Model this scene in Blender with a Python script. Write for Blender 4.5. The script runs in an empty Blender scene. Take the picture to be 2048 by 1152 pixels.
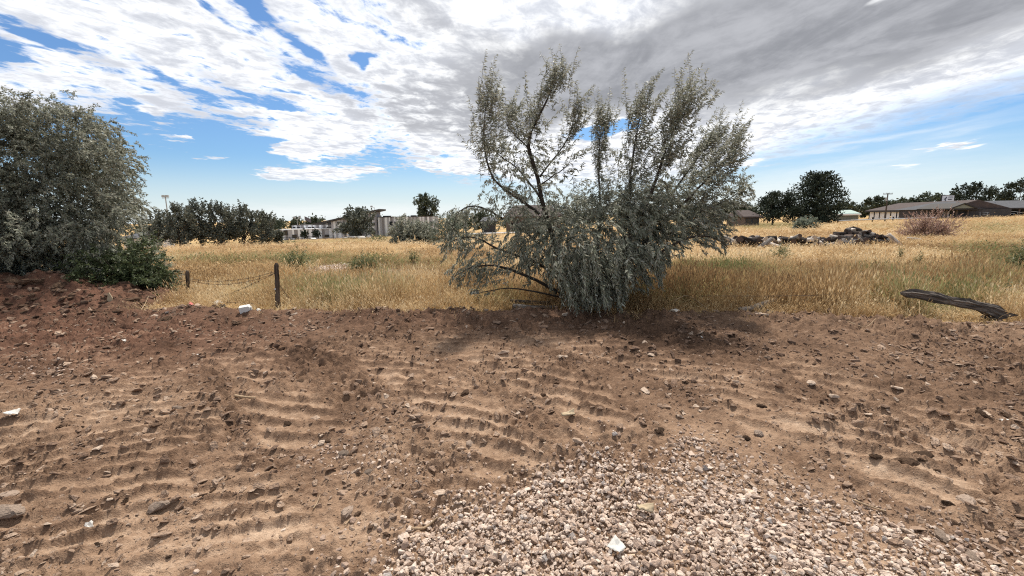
import bpy, math, random
import numpy as np
from mathutils import Vector, Matrix, Euler

R = math.radians
rng = np.random.default_rng(7)
random.seed(7)
scene = bpy.context.scene
COL = scene.collection

# ------------------------------------------------------------------ camera
W, H, F = 2048.0, 1152.0, 900.0
EYE = 1.6
PITCH, ROLL = R(9.03), R(1.0)
cam_data = bpy.data.cameras.new("camera")
cam_data.sensor_width = 36.0
cam_data.lens = F / W * 36.0
cam_data.clip_start = 0.05
cam_data.clip_end = 9000.0
cam = bpy.data.objects.new("camera", cam_data)
COL.objects.link(cam)
cam_mat = Matrix.Rotation(math.pi / 2 - PITCH, 3, 'X') @ Matrix.Rotation(-ROLL, 3, 'Z')
cam.matrix_world = Matrix.Translation((0, 0, EYE)) @ cam_mat.to_4x4()
scene.camera = cam
CM = np.array(cam_mat)


def ray(px, py):
    """World direction seen at a photograph pixel (used to measure real positions from the photograph)."""
    d = np.array([(px - W / 2) / F, -(py - H / 2) / F, -1.0])
    d = CM @ d
    return d / np.linalg.norm(d)


def at(px, py, Y):
    d = ray(px, py)
    k = Y / d[1]
    return np.array([d[0] * k, Y, EYE + d[2] * k])


def proj(X, Y, Z):
    """World points to photograph pixels."""
    P = np.stack([np.asarray(X, float), np.asarray(Y, float), np.asarray(Z, float) - EYE], -1) @ CM
    z = np.minimum(P[..., 2], -1e-3)
    return W / 2 + F * P[..., 0] / -z, H / 2 - F * P[..., 1] / -z


# ------------------------------------------------------------------ sky, sun, exposure
SUN_AZ, SUN_EL = R(14.0), R(60.0)
scene.view_settings.view_transform = 'Standard'
scene.view_settings.look = 'None'
scene.view_settings.gamma = 1.0
scene.view_settings.use_curve_mapping = False
scene.view_settings.exposure = 0.86
scene.cycles.max_bounces = 6
scene.cycles.diffuse_bounces = 3
scene.cycles.transmission_bounces = 4
scene.cycles.use_denoising = False
scene.cycles.filter_width = 1.15

sun_data = bpy.data.lights.new("sun", 'SUN')
sun_data.energy = 3.1
sun_data.angle = R(3.0)
sun_data.color = (1.0, 0.93, 0.83)
sun = bpy.data.objects.new("sun", sun_data)
COL.objects.link(sun)
sun_dir = Vector((math.sin(SUN_AZ) * math.cos(SUN_EL), math.cos(SUN_AZ) * math.cos(SUN_EL), math.sin(SUN_EL)))
sun.rotation_euler = sun_dir.to_track_quat('Z', 'Y').to_euler()
sun.location = (0, 0, 30)


class Ex:
    """A tiny expression helper over shader math nodes."""
    nt = None

    def __init__(self, s):
        self.s = s

    @staticmethod
    def op(o, *a):
        n = Ex.nt.nodes.new('ShaderNodeMath')
        n.operation = o
        for i, v in enumerate(a):
            if isinstance(v, Ex):
                Ex.nt.links.new(v.s, n.inputs[i])
            else:
                n.inputs[i].default_value = float(v)
        return Ex(n.outputs[0])

    def __add__(s, o): return Ex.op('ADD', s, o)
    __radd__ = __add__
    def __mul__(s, o): return Ex.op('MULTIPLY', s, o)
    __rmul__ = __mul__
    def __sub__(s, o): return Ex.op('SUBTRACT', s, o)
    def __rsub__(s, o): return Ex.op('SUBTRACT', o, s)
    def __truediv__(s, o): return Ex.op('DIVIDE', s, o)
    def __rtruediv__(s, o): return Ex.op('DIVIDE', o, s)


def emax(a, b): return Ex.op('MAXIMUM', a, b)
def emin(a, b): return Ex.op('MINIMUM', a, b)


def smooth(x, a, b, lo=0.0, hi=1.0):
    n = Ex.nt.nodes.new('ShaderNodeMapRange')
    n.interpolation_type = 'SMOOTHSTEP'
    Ex.nt.links.new(x.s, n.inputs[0])
    for i, v in enumerate((a, b, lo, hi)):
        n.inputs[i + 1].default_value = v
    return Ex(n.outputs[0])


def evec(x, y, z=0.0):
    n = Ex.nt.nodes.new('ShaderNodeCombineXYZ')
    for i, v in enumerate((x, y, z)):
        if isinstance(v, Ex):
            Ex.nt.links.new(v.s, n.inputs[i])
        else:
            n.inputs[i].default_value = v
    return Ex(n.outputs[0])


def enoise(v, scale, detail=6.0, rough=0.55, dist=0.0, lac=2.0):
    n = Ex.nt.nodes.new('ShaderNodeTexNoise')
    n.noise_dimensions = '3D'
    Ex.nt.links.new(v.s, n.inputs['Vector'])
    n.inputs['Scale'].default_value = scale
    n.inputs['Detail'].default_value = detail
    n.inputs['Roughness'].default_value = rough
    n.inputs['Lacunarity'].default_value = lac
    n.inputs['Distortion'].default_value = dist
    return Ex(n.outputs['Fac'])


def emix(f, a, b):
    n = Ex.nt.nodes.new('ShaderNodeMix')
    n.data_type = 'RGBA'
    for i, v in ((0, f), (6, a), (7, b)):
        if isinstance(v, Ex):
            Ex.nt.links.new(v.s, n.inputs[i])
        elif i == 0:
            n.inputs[0].default_value = v
        else:
            n.inputs[i].default_value = (*v, 1.0)
    return Ex(n.outputs[2])


def ecurve(x, pts):
    n = Ex.nt.nodes.new('ShaderNodeFloatCurve')
    c = n.mapping.curves[0]
    while len(c.points) > 2:
        c.points.remove(c.points[1])
    c.points[0].location = pts[0]
    c.points[1].location = pts[-1]
    for p in pts[1:-1]:
        c.points.new(*p)
    for p in c.points:
        p.handle_type = 'AUTO_CLAMPED'
    n.mapping.update()
    Ex.nt.links.new(x.s, n.inputs['Value'])
    return Ex(n.outputs[0])


def azel(px, py):
    d = ray(px, py)
    return math.atan2(d[0], d[1]), math.asin(d[2])


def build_sky():
    world = bpy.data.worlds.new("World")
    scene.world = world
    world.use_nodes = True
    nt = world.node_tree
    nt.nodes.clear()
    Ex.nt = nt
    sky = nt.nodes.new('ShaderNodeTexSky')
    sky.sky_type = 'NISHITA'
    sky.sun_disc = False
    sky.sun_elevation = SUN_EL
    sky.sun_rotation = SUN_AZ
    sky.air_density = 1.0
    sky.dust_density = 0.6
    sky.ozone_density = 2.0
    tc = nt.nodes.new('ShaderNodeTexCoord')
    sep = nt.nodes.new('ShaderNodeSeparateXYZ')
    nt.links.new(tc.outputs['Generated'], sep.inputs[0])
    dx, dy, dz = (Ex(sep.outputs[i]) for i in range(3))
    az0 = Ex.op('ARCTAN2', dx, dy)
    el0 = Ex.op('ARCSINE', emax(emin(dz, 1.0), -1.0))
    dzc = emax(dz, 0.0) + 0.045
    u, v = dx / dzc, dy / dzc
    # every outline wanders with the layer's own turbulence
    wv = evec(u * 1.0 + v * 0.1, v * 0.5, 7.7)
    w1 = enoise(wv, 1.5, 5.0, 0.62) - 0.5
    w2 = enoise(evec(u * 1.0, v * 0.5, 19.3), 1.7, 5.0, 0.62) - 0.5
    az = az0 + w1 * 0.20
    el = el0 + w2 * (0.012 + emin(el0, 0.6) * 0.22)
    # noise on the cloud layer itself, streets running away along the view
    pv = evec(u + v * 0.12, v * 0.42)
    big = enoise(pv, 0.55, 3.0, 0.5)
    mid = enoise(pv, 2.3, 8.0, 0.64, 0.5)
    fine = enoise(evec(u * 1.0 - v * 0.22, v * 0.78, 3.1), 7.0, 6.0, 0.62, 0.3)
    nse = mid * 0.5 + fine * 0.5 - 0.5

    def blob(px, py, rx, ry, tilt=0.0):
        """Gaussian around the sky direction seen at (px, py); radii in photograph pixels."""
        a0, e0 = azel(px, py)
        ax = abs(azel(px + rx, py)[0] - a0) + 1e-4
        ey = abs(azel(px, py + ry)[1] - e0) + 1e-4
        p, q = az - a0, el - e0
        c, s = math.cos(R(tilt)), math.sin(R(tilt))
        p2 = (p * c + q * s) / ax
        q2 = (q * c - p * s) / ey
        return Ex.op('EXPONENT', (p2 * p2 + q2 * q2) * -1.0)

    # lower edge of the cloud deck: elevation against azimuth
    edge_px = [(-600, 235), (-200, 225), (0, 222), (300, 222), (520, 212), (600, 255), (720, 305), (860, 318), (960, 330), (1100, 345), (1250, 335), (1400, 300),
               (1490, 262), (1600, 232), (1750, 196), (1900, 158), (2048, 118), (2400, 40)]
    pts = [(0.0, 0.55)]
    for p in edge_px:
        a, e = azel(*p)
        pts.append((a / (2 * math.pi) + 0.5, max(e, 0) / 0.6))
    pts.append((1.0, 0.55))
    el_e = ecurve(az / (2 * math.pi) + 0.5, pts) * 0.6
    edge = (el - el_e) / 0.055                       # >0 inside the deck
    edge_c = emax(emin(edge, 0.85), -1.8)
    # right-hand side of the deck is smooth, left-hand side broken
    calm = smooth(az, azel(760, 200)[0], azel(1150, 200)[0])
    rag = 4.9 - calm * 3.5
    solid = calm * 0.80 + 0.08
    hole = (blob(25, 95, 55, 40, -25) * 0.75 + blob(200, 118, 95, 13, -25) * 0.55 + blob(110, 75, 70, 10, -25) * 0.35 + blob(330, 150, 90, 12, -24) * 0.35
            + blob(742, 116, 30, 13, 10) * 1.2 + blob(752, 128, 14, 16, 20) * 0.9 + blob(610, 95, 70, 14, -28) * 0.6 + blob(505, 8, 60, 18, -30) * 0.8 + blob(425, 20, 60, 9, -28) * 0.4
            + blob(650, 165, 90, 16, -25) * 0.5 + blob(470, 165, 90, 14, -22) * 0.3 + blob(720, 180, 60, 12, -25) * 0.45 + blob(1225, 252, 85, 20, 8) * 1.5 + blob(1165, 268, 40, 14, 15) * 0.9
            + blob(600, 235, 95, 12, -12) * 0.6)
    puff = (blob(600, 305, 58, 18) * 1.7 + blob(620, 347, 100, 16) * 1.9 + blob(575, 352, 50, 10) * 0.6 + blob(598, 290, 26, 12) * 0.6
            + blob(560, 228, 70, 9, -8) * 0.9 + blob(345, 228, 40, 5) * 0.6 + blob(345, 274, 26, 4) * 0.9 + blob(430, 318, 55, 5) * 0.9
            + blob(685, 297, 32, 10) * 0.8 + blob(895, 328, 32, 7) * 1.1 + blob(915, 340, 30, 6) * 1.1 + blob(735, 338, 14, 5) * 0.8
            + blob(560, 265, 75, 11) * 1.2 + blob(630, 255, 80, 16, -8) * 0.9
            + blob(1560, 248, 85, 9, 13) * 1.2 + blob(1510, 272, 40, 8, 8) * 0.8 + blob(1500, 290, 28, 5) * 0.5
            + blob(1955, 288, 55, 5, 6) * 1.1 + blob(1870, 300, 30, 4, 5) * 0.6 + blob(1790, 338, 30, 4) * 0.9 + blob(1510, 325, 40, 4) * 0.7
            + blob(860, 275, 60, 20, -20) * 0.5)
    low = smooth(el0, 0.02, 0.10)
    cov = edge_c * 0.62 + nse * rag + solid - hole * 1.25 + puff * 1.25 + (big - 0.5) * 0.7 * (1.0 - calm)
    soft = smooth(az0, azel(1400, 200)[0], azel(2000, 200)[0])
    c_hard = smooth(cov, -0.06, 0.52)
    c_soft = smooth(cov, 0.15, 0.95)
    cloud = (c_hard + (c_soft - c_hard) * soft) * low
    # thin veils: contrail and horizon brightening
    veil = (blob(1720, 288, 260, 8, 7.2) * 0.42 + blob(1950, 262, 120, 10, 7) * 0.30 + blob(1760, 318, 260, 16, 6) * 0.28 + blob(1550, 382, 420, 30, 4) * 0.4
            + blob(700, 425, 260, 16) * 0.55)
    veil = emin(veil * (0.55 + fine * 0.9), 0.85)
    horizon = smooth(el0, -0.01, 0.13, 1.0, 0.0)

    # thickness greys: how much of the base of the cloud is seen from its unlit underside
    grey = (blob(1120, 130, 190, 70, 8) * 0.8 + blob(1330, 120, 230, 62, 8) * 0.9 + blob(1600, 90, 300, 75, 10) * 0.95 + blob(1900, 40, 260, 75, 12) * 0.95 + blob(1600, 0, 400, 60) * 0.5
            + blob(930, 200, 190, 60, 0) * 0.8 + blob(1150, 190, 200, 40, 4) * 0.6 + blob(1420, 165, 160, 40, 12) * 0.5 + blob(840, 238, 110, 30, -8) * 0.65 + blob(860, 30, 110, 50, -20) * 0.55 + blob(1450, 225, 90, 26, 10) * 0.3 + blob(1700, 170, 200, 30, 12) * 0.45
            + blob(520, 60, 180, 40, -25) * 0.22 + blob(330, 20, 150, 40, -25) * 0.22 + blob(1000, 255, 90, 22) * 0.4)
    gap = blob(1185, 25, 150, 34, -4) * 1.0 + blob(1250, 70, 70, 20, -10) * 0.3 + blob(1560, 60, 60, 12, 5) * 0.25 + blob(1730, 4, 40, 12, 15) * 0.9 + blob(1040, 75, 60, 26, -20) * 0.5
    overhead = smooth(el0, 0.48, 0.75) * 0.6
    g = grey * 1.12 + (calm * smooth(el, 0.22, 0.30)) * 0.28 + overhead - gap * 1.1 + (mid - 0.5) * 1.1 + (fine - 0.5) * 0.55 * (1.0 - calm * 0.4)
    g = smooth(g + (big - 0.5) * 0.5, -0.15, 1.15)
    thin = smooth(cov, 0.1, 1.3)
    base_w = emix(smooth(mid * 0.45 + fine * 0.75, 0.46, 0.74), (11.8, 11.9, 12.0), (6.6, 6.9, 7.6))
    body = emix(smooth(mid * 0.7 + fine * 0.3, 0.34, 0.66), (2.9, 3.0, 3.3), (4.9, 5.0, 5.35))
    ccol = emix(g * thin, base_w, body)
    # clear sky: Nishita, a little deeper overhead than the model gives under this exposure
    tint = nt.nodes.new('ShaderNodeMix')
    tint.data_type = 'RGBA'
    tint.blend_type = 'MULTIPLY'
    tint.inputs[0].default_value = 1.0
    nt.links.new(sky.outputs[0], tint.inputs[6])
    tint.inputs[7].default_value = (0.66, 0.90, 1.14, 1)
    clear = emix(horizon * 0.72, Ex(tint.outputs[2]), (8.6, 9.2, 9.4))
    clear = emix(veil, clear, (9.6, 9.8, 9.8))
    col = emix(cloud, clear, ccol)
    bg = nt.nodes.new('ShaderNodeBackground')
    nt.links.new(col.s, bg.inputs[0])
    bg.inputs[1].default_value = 0.060
    out = nt.nodes.new('ShaderNodeOutputWorld')
    nt.links.new(bg.outputs[0], out.inputs[0])
    world.cycles.sampling_method = 'MANUAL'
    world.cycles.sample_map_resolution = 512


build_sky()

# ------------------------------------------------------------------ noise and terrain
_PT = np.random.default_rng(3)
_ANG = _PT.random((256, 256)) * 2 * np.pi
_GX, _GY = np.cos(_ANG), np.sin(_ANG)


def perlin(x, y, seed=0):
    x = np.asarray(x, float) + seed * 17.31
    y = np.asarray(y, float) + seed * 9.77
    xi, yi = np.floor(x).astype(int), np.floor(y).astype(int)
    xf, yf = x - xi, y - yi
    u = xf * xf * xf * (xf * (xf * 6 - 15) + 10)
    v = yf * yf * yf * (yf * (yf * 6 - 15) + 10)

    def g(ix, iy, fx, fy):
        a, b = ix & 255, iy & 255
        return _GX[a, b] * fx + _GY[a, b] * fy
    n00, n10 = g(xi, yi, xf, yf), g(xi + 1, yi, xf - 1, yf)
    n01, n11 = g(xi, yi + 1, xf, yf - 1), g(xi + 1, yi + 1, xf - 1, yf - 1)
    a = n00 + u * (n10 - n00)
    b = n01 + u * (n11 - n01)
    return (a + v * (b - a)) * 1.5


def fbm(x, y, octs=4, seed=0, gain=0.5):
    s, amp = 0.0, 1.0
    for o in range(octs):
        s = s + amp * perlin(x * 2 ** o, y * 2 ** o, seed + o)
        amp *= gain
    return s


def sstep(x, a, b):
    t = np.clip((x - a) / (b - a), 0, 1)
    return t * t * (3 - 2 * t)


def terrain(X, Y):
    """Lie of the land: level near the camera, falling away to the left in the distance."""
    X, Y = np.asarray(X, float), np.asarray(Y, float)
    Yc = np.clip(Y, 0, 165)
    Xc = np.clip(X, -90, 130)
    z = (0.01834 * Xc - 0.02358 * Yc) * sstep(Y, 9, 62)
    return z + 0.10 * perlin(X * 0.09, Y * 0.09, 40) * sstep(Y, 10, 18)


def ground(px, py, lo=2.0, hi=900.0):
    """Where the sight line through a photograph pixel meets the terrain."""
    d = ray(px, py)
    Ys = np.exp(np.linspace(math.log(lo), math.log(hi), 4000))
    X, Z = d[0] / d[1] * Ys, EYE + d[2] / d[1] * Ys
    below = np.nonzero(Z < terrain(X, Ys))[0]
    i = below[0] if len(below) else len(Ys) - 1
    return np.array([X[i], Ys[i], float(terrain(X[i], Ys[i]))])


# edge between churned earth and grass
_edge = np.array([ground(x, y)[:2] for x, y in ((-700, 640), (-300, 636), (0, 632), (200, 628), (420, 618), (560, 622), (700, 628), (860, 628), (1000, 630), (1200, 634), (1330, 634), (1500, 634),
                                                (1700, 640), (1850, 648), (2048, 652), (2400, 662), (2800, 670))])


def edge_dist(X, Y):
    """Metres beyond the edge of the dirt (positive in the grass)."""
    return Y - np.interp(X, _edge[:, 0], _edge[:, 1]) + 0.22 * fbm(X * 0.9, Y * 0.9, 3, 60)


def mound_h(X, Y):
    crest = np.interp(X, [-20, -14, -9.9, -8.4, -7.5, -6.9, -6.2], [0.75, 0.82, 0.70, 0.52, 0.28, 0.08, -0.12])
    yc = 8.7 + 0.15 * np.sin(X * 1.3)
    t = (Y - yc)
    prof = np.where(t < 0, np.clip(1 + t / 1.75, -0.2, 1), np.clip(1 - t / 1.9, -0.2, 1))
    prof = np.where(prof > 0, prof * prof * (3 - 2 * prof) * 0.55 + prof * 0.45, prof)
    return crest * prof + np.where((crest > 0.05) & (prof > 0), 0.09 * fbm(X * 1.7, Y * 1.7, 4, 80) * np.clip(prof * 2, 0, 1), 0.0)


# ------------------------------------------------------------------ mesh helpers
def mesh_from(name, verts, faces, smooth_shade=False):
    me = bpy.data.meshes.new(name)
    me.from_pydata([tuple(v) for v in verts], [], faces)
    if smooth_shade:
        me.polygons.foreach_set('use_smooth', [True] * len(me.polygons))
    me.update()
    return me


def mesh_np(name, V, Fq, smooth_shade=False):
    """Fast mesh from arrays: V (n,3), Fq (m,k)."""
    me = bpy.data.meshes.new(name)
    V = np.ascontiguousarray(V, dtype=np.float32)
    Fq = np.ascontiguousarray(Fq, dtype=np.int32)
    m, k = Fq.shape
    me.vertices.add(len(V))
    me.vertices.foreach_set('co', V.ravel())
    me.loops.add(m * k)
    me.loops.foreach_set('vertex_index', Fq.ravel())
    me.polygons.add(m)
    me.polygons.foreach_set('loop_start', np.arange(0, m * k, k, dtype=np.int32))
    me.polygons.foreach_set('loop_total', np.full(m, k, dtype=np.int32))
    if smooth_shade:
        me.polygons.foreach_set('use_smooth', np.ones(m, dtype=bool))
    me.update(calc_edges=True)
    return me


def grid_mesh(name, XX, YY, ZZ, smooth_shade=True):
    n, m = XX.shape
    idx = np.arange(n * m).reshape(n, m)
    f = np.stack([idx[:-1, :-1], idx[:-1, 1:], idx[1:, 1:], idx[1:, :-1]], -1).reshape(-1, 4)
    return mesh_np(name, np.stack([XX, YY, ZZ], -1).reshape(-1, 3), f, smooth_shade)


def fattr(me, name, vals):
    a = me.attributes.new(name, 'FLOAT', 'POINT')
    a.data.foreach_set('value', np.ascontiguousarray(vals, dtype=np.float32).ravel())


def link(name, me, mats, parent=None, loc=None, rz=None):
    o = bpy.data.objects.new(name, me)
    COL.objects.link(o)
    if mats is not None and me is not None and not me.materials:
        for m in (mats if isinstance(mats, (list, tuple)) else [mats]):
            me.materials.append(m)
    if parent is not None:
        o.parent = parent
    if loc is not None:
        o.location = loc
    if rz is not None:
        o.rotation_euler = (0, 0, rz)
    return o


def tag(o, label, cat, group=None, kind=None):
    o['label'] = label
    o['category'] = cat
    if group:
        o['group'] = group
    if kind:
        o['kind'] = kind
    return o


def empty(name, loc, label, cat, group=None, rz=0.0):
    o = bpy.data.objects.new(name, None)
    COL.objects.link(o)
    o.empty_display_size = 0.2
    o.location = tuple(loc)
    o.rotation_euler = (0, 0, rz)
    return tag(o, label, cat, group)


class MB:
    """Collects boxes, tubes and polygons into one mesh."""

    def __init__(self):
        self.v, self.f, self.mi = [], [], []

    def poly(self, pts, mi=0):
        b = len(self.v)
        self.v += [tuple(p) for p in pts]
        self.f.append(tuple(range(b, b + len(pts))))
        self.mi.append(mi)

    def box(self, x0, x1, y0, y1, z0, z1, mi=0):
        b = len(self.v)
        self.v += [(x, y, z) for z in (z0, z1) for (x, y) in ((x0, y0), (x1, y0), (x1, y1), (x0, y1))]
        for q in ((3, 2, 1, 0), (4, 5, 6, 7), (0, 1, 5, 4), (1, 2, 6, 5), (2, 3, 7, 6), (3, 0, 4, 7)):
            self.f.append(tuple(b + i for i in q))
            self.mi.append(mi)

    def prism(self, profile, y0, y1, mi=0):
        """Polygon profile in (x, z) pushed from y0 to y1."""
        n, b = len(profile), len(self.v)
        self.v += [(x, y0, z) for x, z in profile] + [(x, y1, z) for x, z in profile]
        self.f.append(tuple(b + i for i in range(n)))
        self.f.append(tuple(b + n + i for i in reversed(range(n))))
        self.mi += [mi, mi]
        for i in range(n):
            j = (i + 1) % n
            self.f.append((b + j, b + i, b + n + i, b + n + j))
            self.mi.append(mi)

    def tube(self, pts, radii, n=6, mi=0, cap=None, jit=0.0):
        pts = [np.array(p, float) for p in pts]
        if np.isscalar(radii):
            radii = [radii] * len(pts)
        b = len(self.v)
        for i, p in enumerate(pts):
            t = pts[min(i + 1, len(pts) - 1)] - pts[max(i - 1, 0)]
            t = t / (np.linalg.norm(t) + 1e-9)
            a = np.cross(t, (0, 0, 1.0) if abs(t[2]) < 0.9 else (1.0, 0, 0))
            a /= np.linalg.norm(a) + 1e-9
            c = np.cross(t, a)
            for k in range(n):
                th = 2 * math.pi * k / n
                r = radii[i] * (1 + (random.uniform(-jit, jit) if jit else 0))
                self.v.append(tuple(p + r * (math.cos(th) * a + math.sin(th) * c)))
        for i in range(len(pts) - 1):
            for k in range(n):
                k2 = (k + 1) % n
                self.f.append((b + i * n + k, b + i * n + k2, b + (i + 1) * n + k2, b + (i + 1) * n + k))
                self.mi.append(mi)
        if cap is not None:
            self.f.append(tuple(b + k for k in reversed(range(n))))
            self.f.append(tuple(b + (len(pts) - 1) * n + k for k in range(n)))
            self.mi += [cap, cap]

    def build(self, name, mats, parent=None, loc=None, rz=None, smooth_shade=False):
        me = mesh_from(name, self.v, self.f, smooth_shade)
        o = link(name, me, mats, parent, loc, rz)
        if any(self.mi):
            me.polygons.foreach_set('material_index', self.mi)
        return o


# ------------------------------------------------------------------ materials
def new_mat(name):
    m = bpy.data.materials.new(name)
    m.use_nodes = True
    nt = m.node_tree
    nt.nodes.clear()
    out = nt.nodes.new('ShaderNodeOutputMaterial')
    Ex.nt = nt
    return m, nt, out


def principled(nt, col, rough=0.8, spec=0.2, bump=None, bump_d=0.01, strength=1.0):
    b = nt.nodes.new('ShaderNodeBsdfPrincipled')
    if isinstance(col, Ex):
        nt.links.new(col.s, b.inputs['Base Color'])
    else:
        b.inputs['Base Color'].default_value = (*col, 1)
    if isinstance(rough, Ex):
        nt.links.new(rough.s, b.inputs['Roughness'])
    else:
        b.inputs['Roughness'].default_value = rough
    b.inputs['Specular IOR Level'].default_value = spec
    if bump is not None:
        n = nt.nodes.new('ShaderNodeBump')
        n.inputs['Distance'].default_value = bump_d
        n.inputs['Strength'].default_value = strength
        nt.links.new(bump.s, n.inputs['Height'])
        nt.links.new(n.outputs[0], b.inputs['Normal'])
    return b


def coord(kind='Object'):
    n = Ex.nt.nodes.new('ShaderNodeTexCoord')
    return Ex(n.outputs[kind])


def geo(sock='Position'):
    n = Ex.nt.nodes.new('ShaderNodeNewGeometry')
    return Ex(n.outputs[sock])


def attr(name, typ='GEOMETRY', sock='Fac'):
    n = Ex.nt.nodes.new('ShaderNodeAttribute')
    n.attribute_name = name
    n.attribute_type = typ
    return Ex(n.outputs[sock])


def obj_random():
    n = Ex.nt.nodes.new('ShaderNodeObjectInfo')
    return Ex(n.outputs['Random'])


def ramp(x, stops):
    n = Ex.nt.nodes.new('ShaderNodeValToRGB')
    cr = n.color_ramp
    while len(cr.elements) > 1:
        cr.elements.remove(cr.elements[-1])
    cr.elements[0].position, cr.elements[0].color = stops[0][0], (*stops[0][1], 1)
    for p, c in stops[1:]:
        e = cr.elements.new(p)
        e.color = (*c, 1)
    Ex.nt.links.new(x.s, n.inputs[0])
    return Ex(n.outputs[0])


def simple(name, col, rough=0.7, var=0.25, scale=6.0, spec=0.25, bump=0.0, per_object=0.0):
    """Plain weathered surface: base colour broken up by noise at two scales."""
    m, nt, out = new_mat(name)
    p = coord('Object')
    n = enoise(p, scale, 6, 0.6) * 0.6 + enoise(p, scale * 5, 4, 0.6) * 0.4
    if per_object:
        n = n + (obj_random() - 0.5) * per_object
    dark = tuple(c * (1 - var) for c in col)
    lite = tuple(min(1, c * (1 + var)) for c in col)
    c = emix(smooth(n, 0.3, 0.7), dark, lite)
    b = principled(nt, c, rough, spec, n if bump else None, bump or 0.01)
    nt.links.new(b.outputs[0], out.inputs[0])
    return m


def leaf_mat(name, top, under, trans=0.25, rough=0.55, var=0.35):
    m, nt, out = new_mat(name)
    r = geo('Random Per Island')
    c = emix(geo('Backfacing'), top, under)
    k = r * (2 * var) + (1 - var)
    hsv = nt.nodes.new('ShaderNodeHueSaturation')
    nt.links.new(c.s, hsv.inputs['Color'])
    nt.links.new(k.s, hsv.inputs['Value'])
    b = principled(nt, Ex(hsv.outputs[0]), rough, 0.3)
    t = nt.nodes.new('ShaderNodeBsdfTranslucent')
    nt.links.new(hsv.outputs[0], t.inputs[0])
    mx = nt.nodes.new('ShaderNodeMixShader')
    mx.inputs[0].default_value = trans
    nt.links.new(b.outputs[0], mx.inputs[1])
    nt.links.new(t.outputs[0], mx.inputs[2])
    nt.links.new(mx.outputs[0], out.inputs[0])
    return m


def dirt_mat(name):
    m, nt, out = new_mat(name)
    tone, red = attr('tone'), attr('red')
    p = geo('Position')
    n1 = enoise(p, 3.0, 5, 0.6)
    n2 = enoise(p, 22.0, 6, 0.65)
    n3 = enoise(p, 120.0, 3, 0.6)
    t = tone + (n1 - 0.5) * 0.5 + (n2 - 0.5) * 0.75 + (n3 - 0.5) * 0.4
    c = ramp(t, [(0.0, (0.074, 0.045, 0.030)), (0.3, (0.182, 0.114, 0.075)), (0.6, (0.325, 0.217, 0.146)), (1.0, (0.56, 0.415, 0.30))])
    cr = ramp(t, [(0.0, (0.055, 0.030, 0.021)), (0.4, (0.150, 0.078, 0.053)), (1.0, (0.34, 0.205, 0.14))])
    c = emix(red, c, cr)
    b = principled(nt, c, 0.95, 0.08, n2 * 0.6 + n3 * 0.25 + enoise(p, 60.0, 4, 0.7) * 0.4, 0.028, 0.9)
    nt.links.new(b.outputs[0], out.inputs[0])
    return m


def clod_mat(name):
    m, nt, out = new_mat(name)
    t = attr('tint', 'INSTANCER')
    n = enoise(coord('Object'), 2.5, 4, 0.6)
    k = t + (n - 0.5) * 0.45
    c = ramp(k, [(0.0, (0.066, 0.043, 0.031)), (0.45, (0.19, 0.125, 0.09)), (0.8, (0.36, 0.255, 0.185)), (1.0, (0.54, 0.43, 0.34))])
    b = principled(nt, c, 0.95, 0.08, n, 0.1, 0.6)
    nt.links.new(b.outputs[0], out.inputs[0])
    return m


def gravel_mat(name):
    m, nt, out = new_mat(name)
    t = attr('tint', 'INSTANCER')
    n = enoise(coord('Object'), 1.6, 5, 0.65)
    c = ramp(t, [(0.0, (0.19, 0.13, 0.097)), (0.2, (0.40, 0.29, 0.225)), (0.5, (0.60, 0.475, 0.385)), (0.78, (0.72, 0.61, 0.525)), (0.93, (0.64, 0.46, 0.32)), (1.0, (0.40, 0.36, 0.335))])
    c = emix(smooth(n, 0.4, 0.8) * 0.35, c, (0.32, 0.22, 0.155))
    b = principled(nt, c, 0.85, 0.2, n, 0.08, 0.5)
    nt.links.new(b.outputs[0], out.inputs[0])
    return m


def grass_mat(name):
    m, nt, out = new_mat(name)
    t = attr('tint', 'INSTANCER')
    g = attr('green', 'INSTANCER')
    r = geo('Random Per Island')
    k = t + (r - 0.5) * 0.5
    c = ramp(k, [(0.0, (0.185, 0.112, 0.058)), (0.3, (0.37, 0.24, 0.118)), (0.6, (0.55, 0.395, 0.212)), (1.0, (0.75, 0.62, 0.41))])
    cg = ramp(r, [(0.0, (0.075, 0.095, 0.035)), (0.6, (0.15, 0.175, 0.065)), (1.0, (0.30, 0.29, 0.13))])
    c = emix(smooth(g + (r - 0.5) * 0.6, 0.25, 0.75), c, cg)
    b = principled(nt, c, 0.75, 0.15)
    tr = nt.nodes.new('ShaderNodeBsdfTranslucent')
    nt.links.new(c.s, tr.inputs[0])
    mx = nt.nodes.new('ShaderNodeMixShader')
    mx.inputs[0].default_value = 0.35
    nt.links.new(b.outputs[0], mx.inputs[1])
    nt.links.new(tr.outputs[0], mx.inputs[2])
    nt.links.new(mx.outputs[0], out.inputs[0])
    return m


def field_mat(name):
    m, nt, out = new_mat(name)
    p = geo('Position')
    g = attr('green')
    pale = attr('pale')
    n1 = enoise(p, 0.12, 5, 0.6)
    n2 = enoise(p, 1.3, 6, 0.65)
    n3 = enoise(p, 14.0, 4, 0.6)
    t = n1 * 0.7 + n2 * 0.5 + (n3 - 0.5) * 0.4 - 0.1
    c = ramp(t, [(0.15, (0.20, 0.125, 0.065)), (0.4, (0.37, 0.245, 0.12)), (0.6, (0.50, 0.35, 0.175)), (0.85, (0.60, 0.46, 0.27))])
    c = emix(g, c, (0.14, 0.145, 0.06))
    c = emix(pale, c, (0.42, 0.36, 0.31))
    b = principled(nt, c, 0.95, 0.05, n3, 0.05, 0.7)
    nt.links.new(b.outputs[0], out.inputs[0])
    return m


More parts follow.
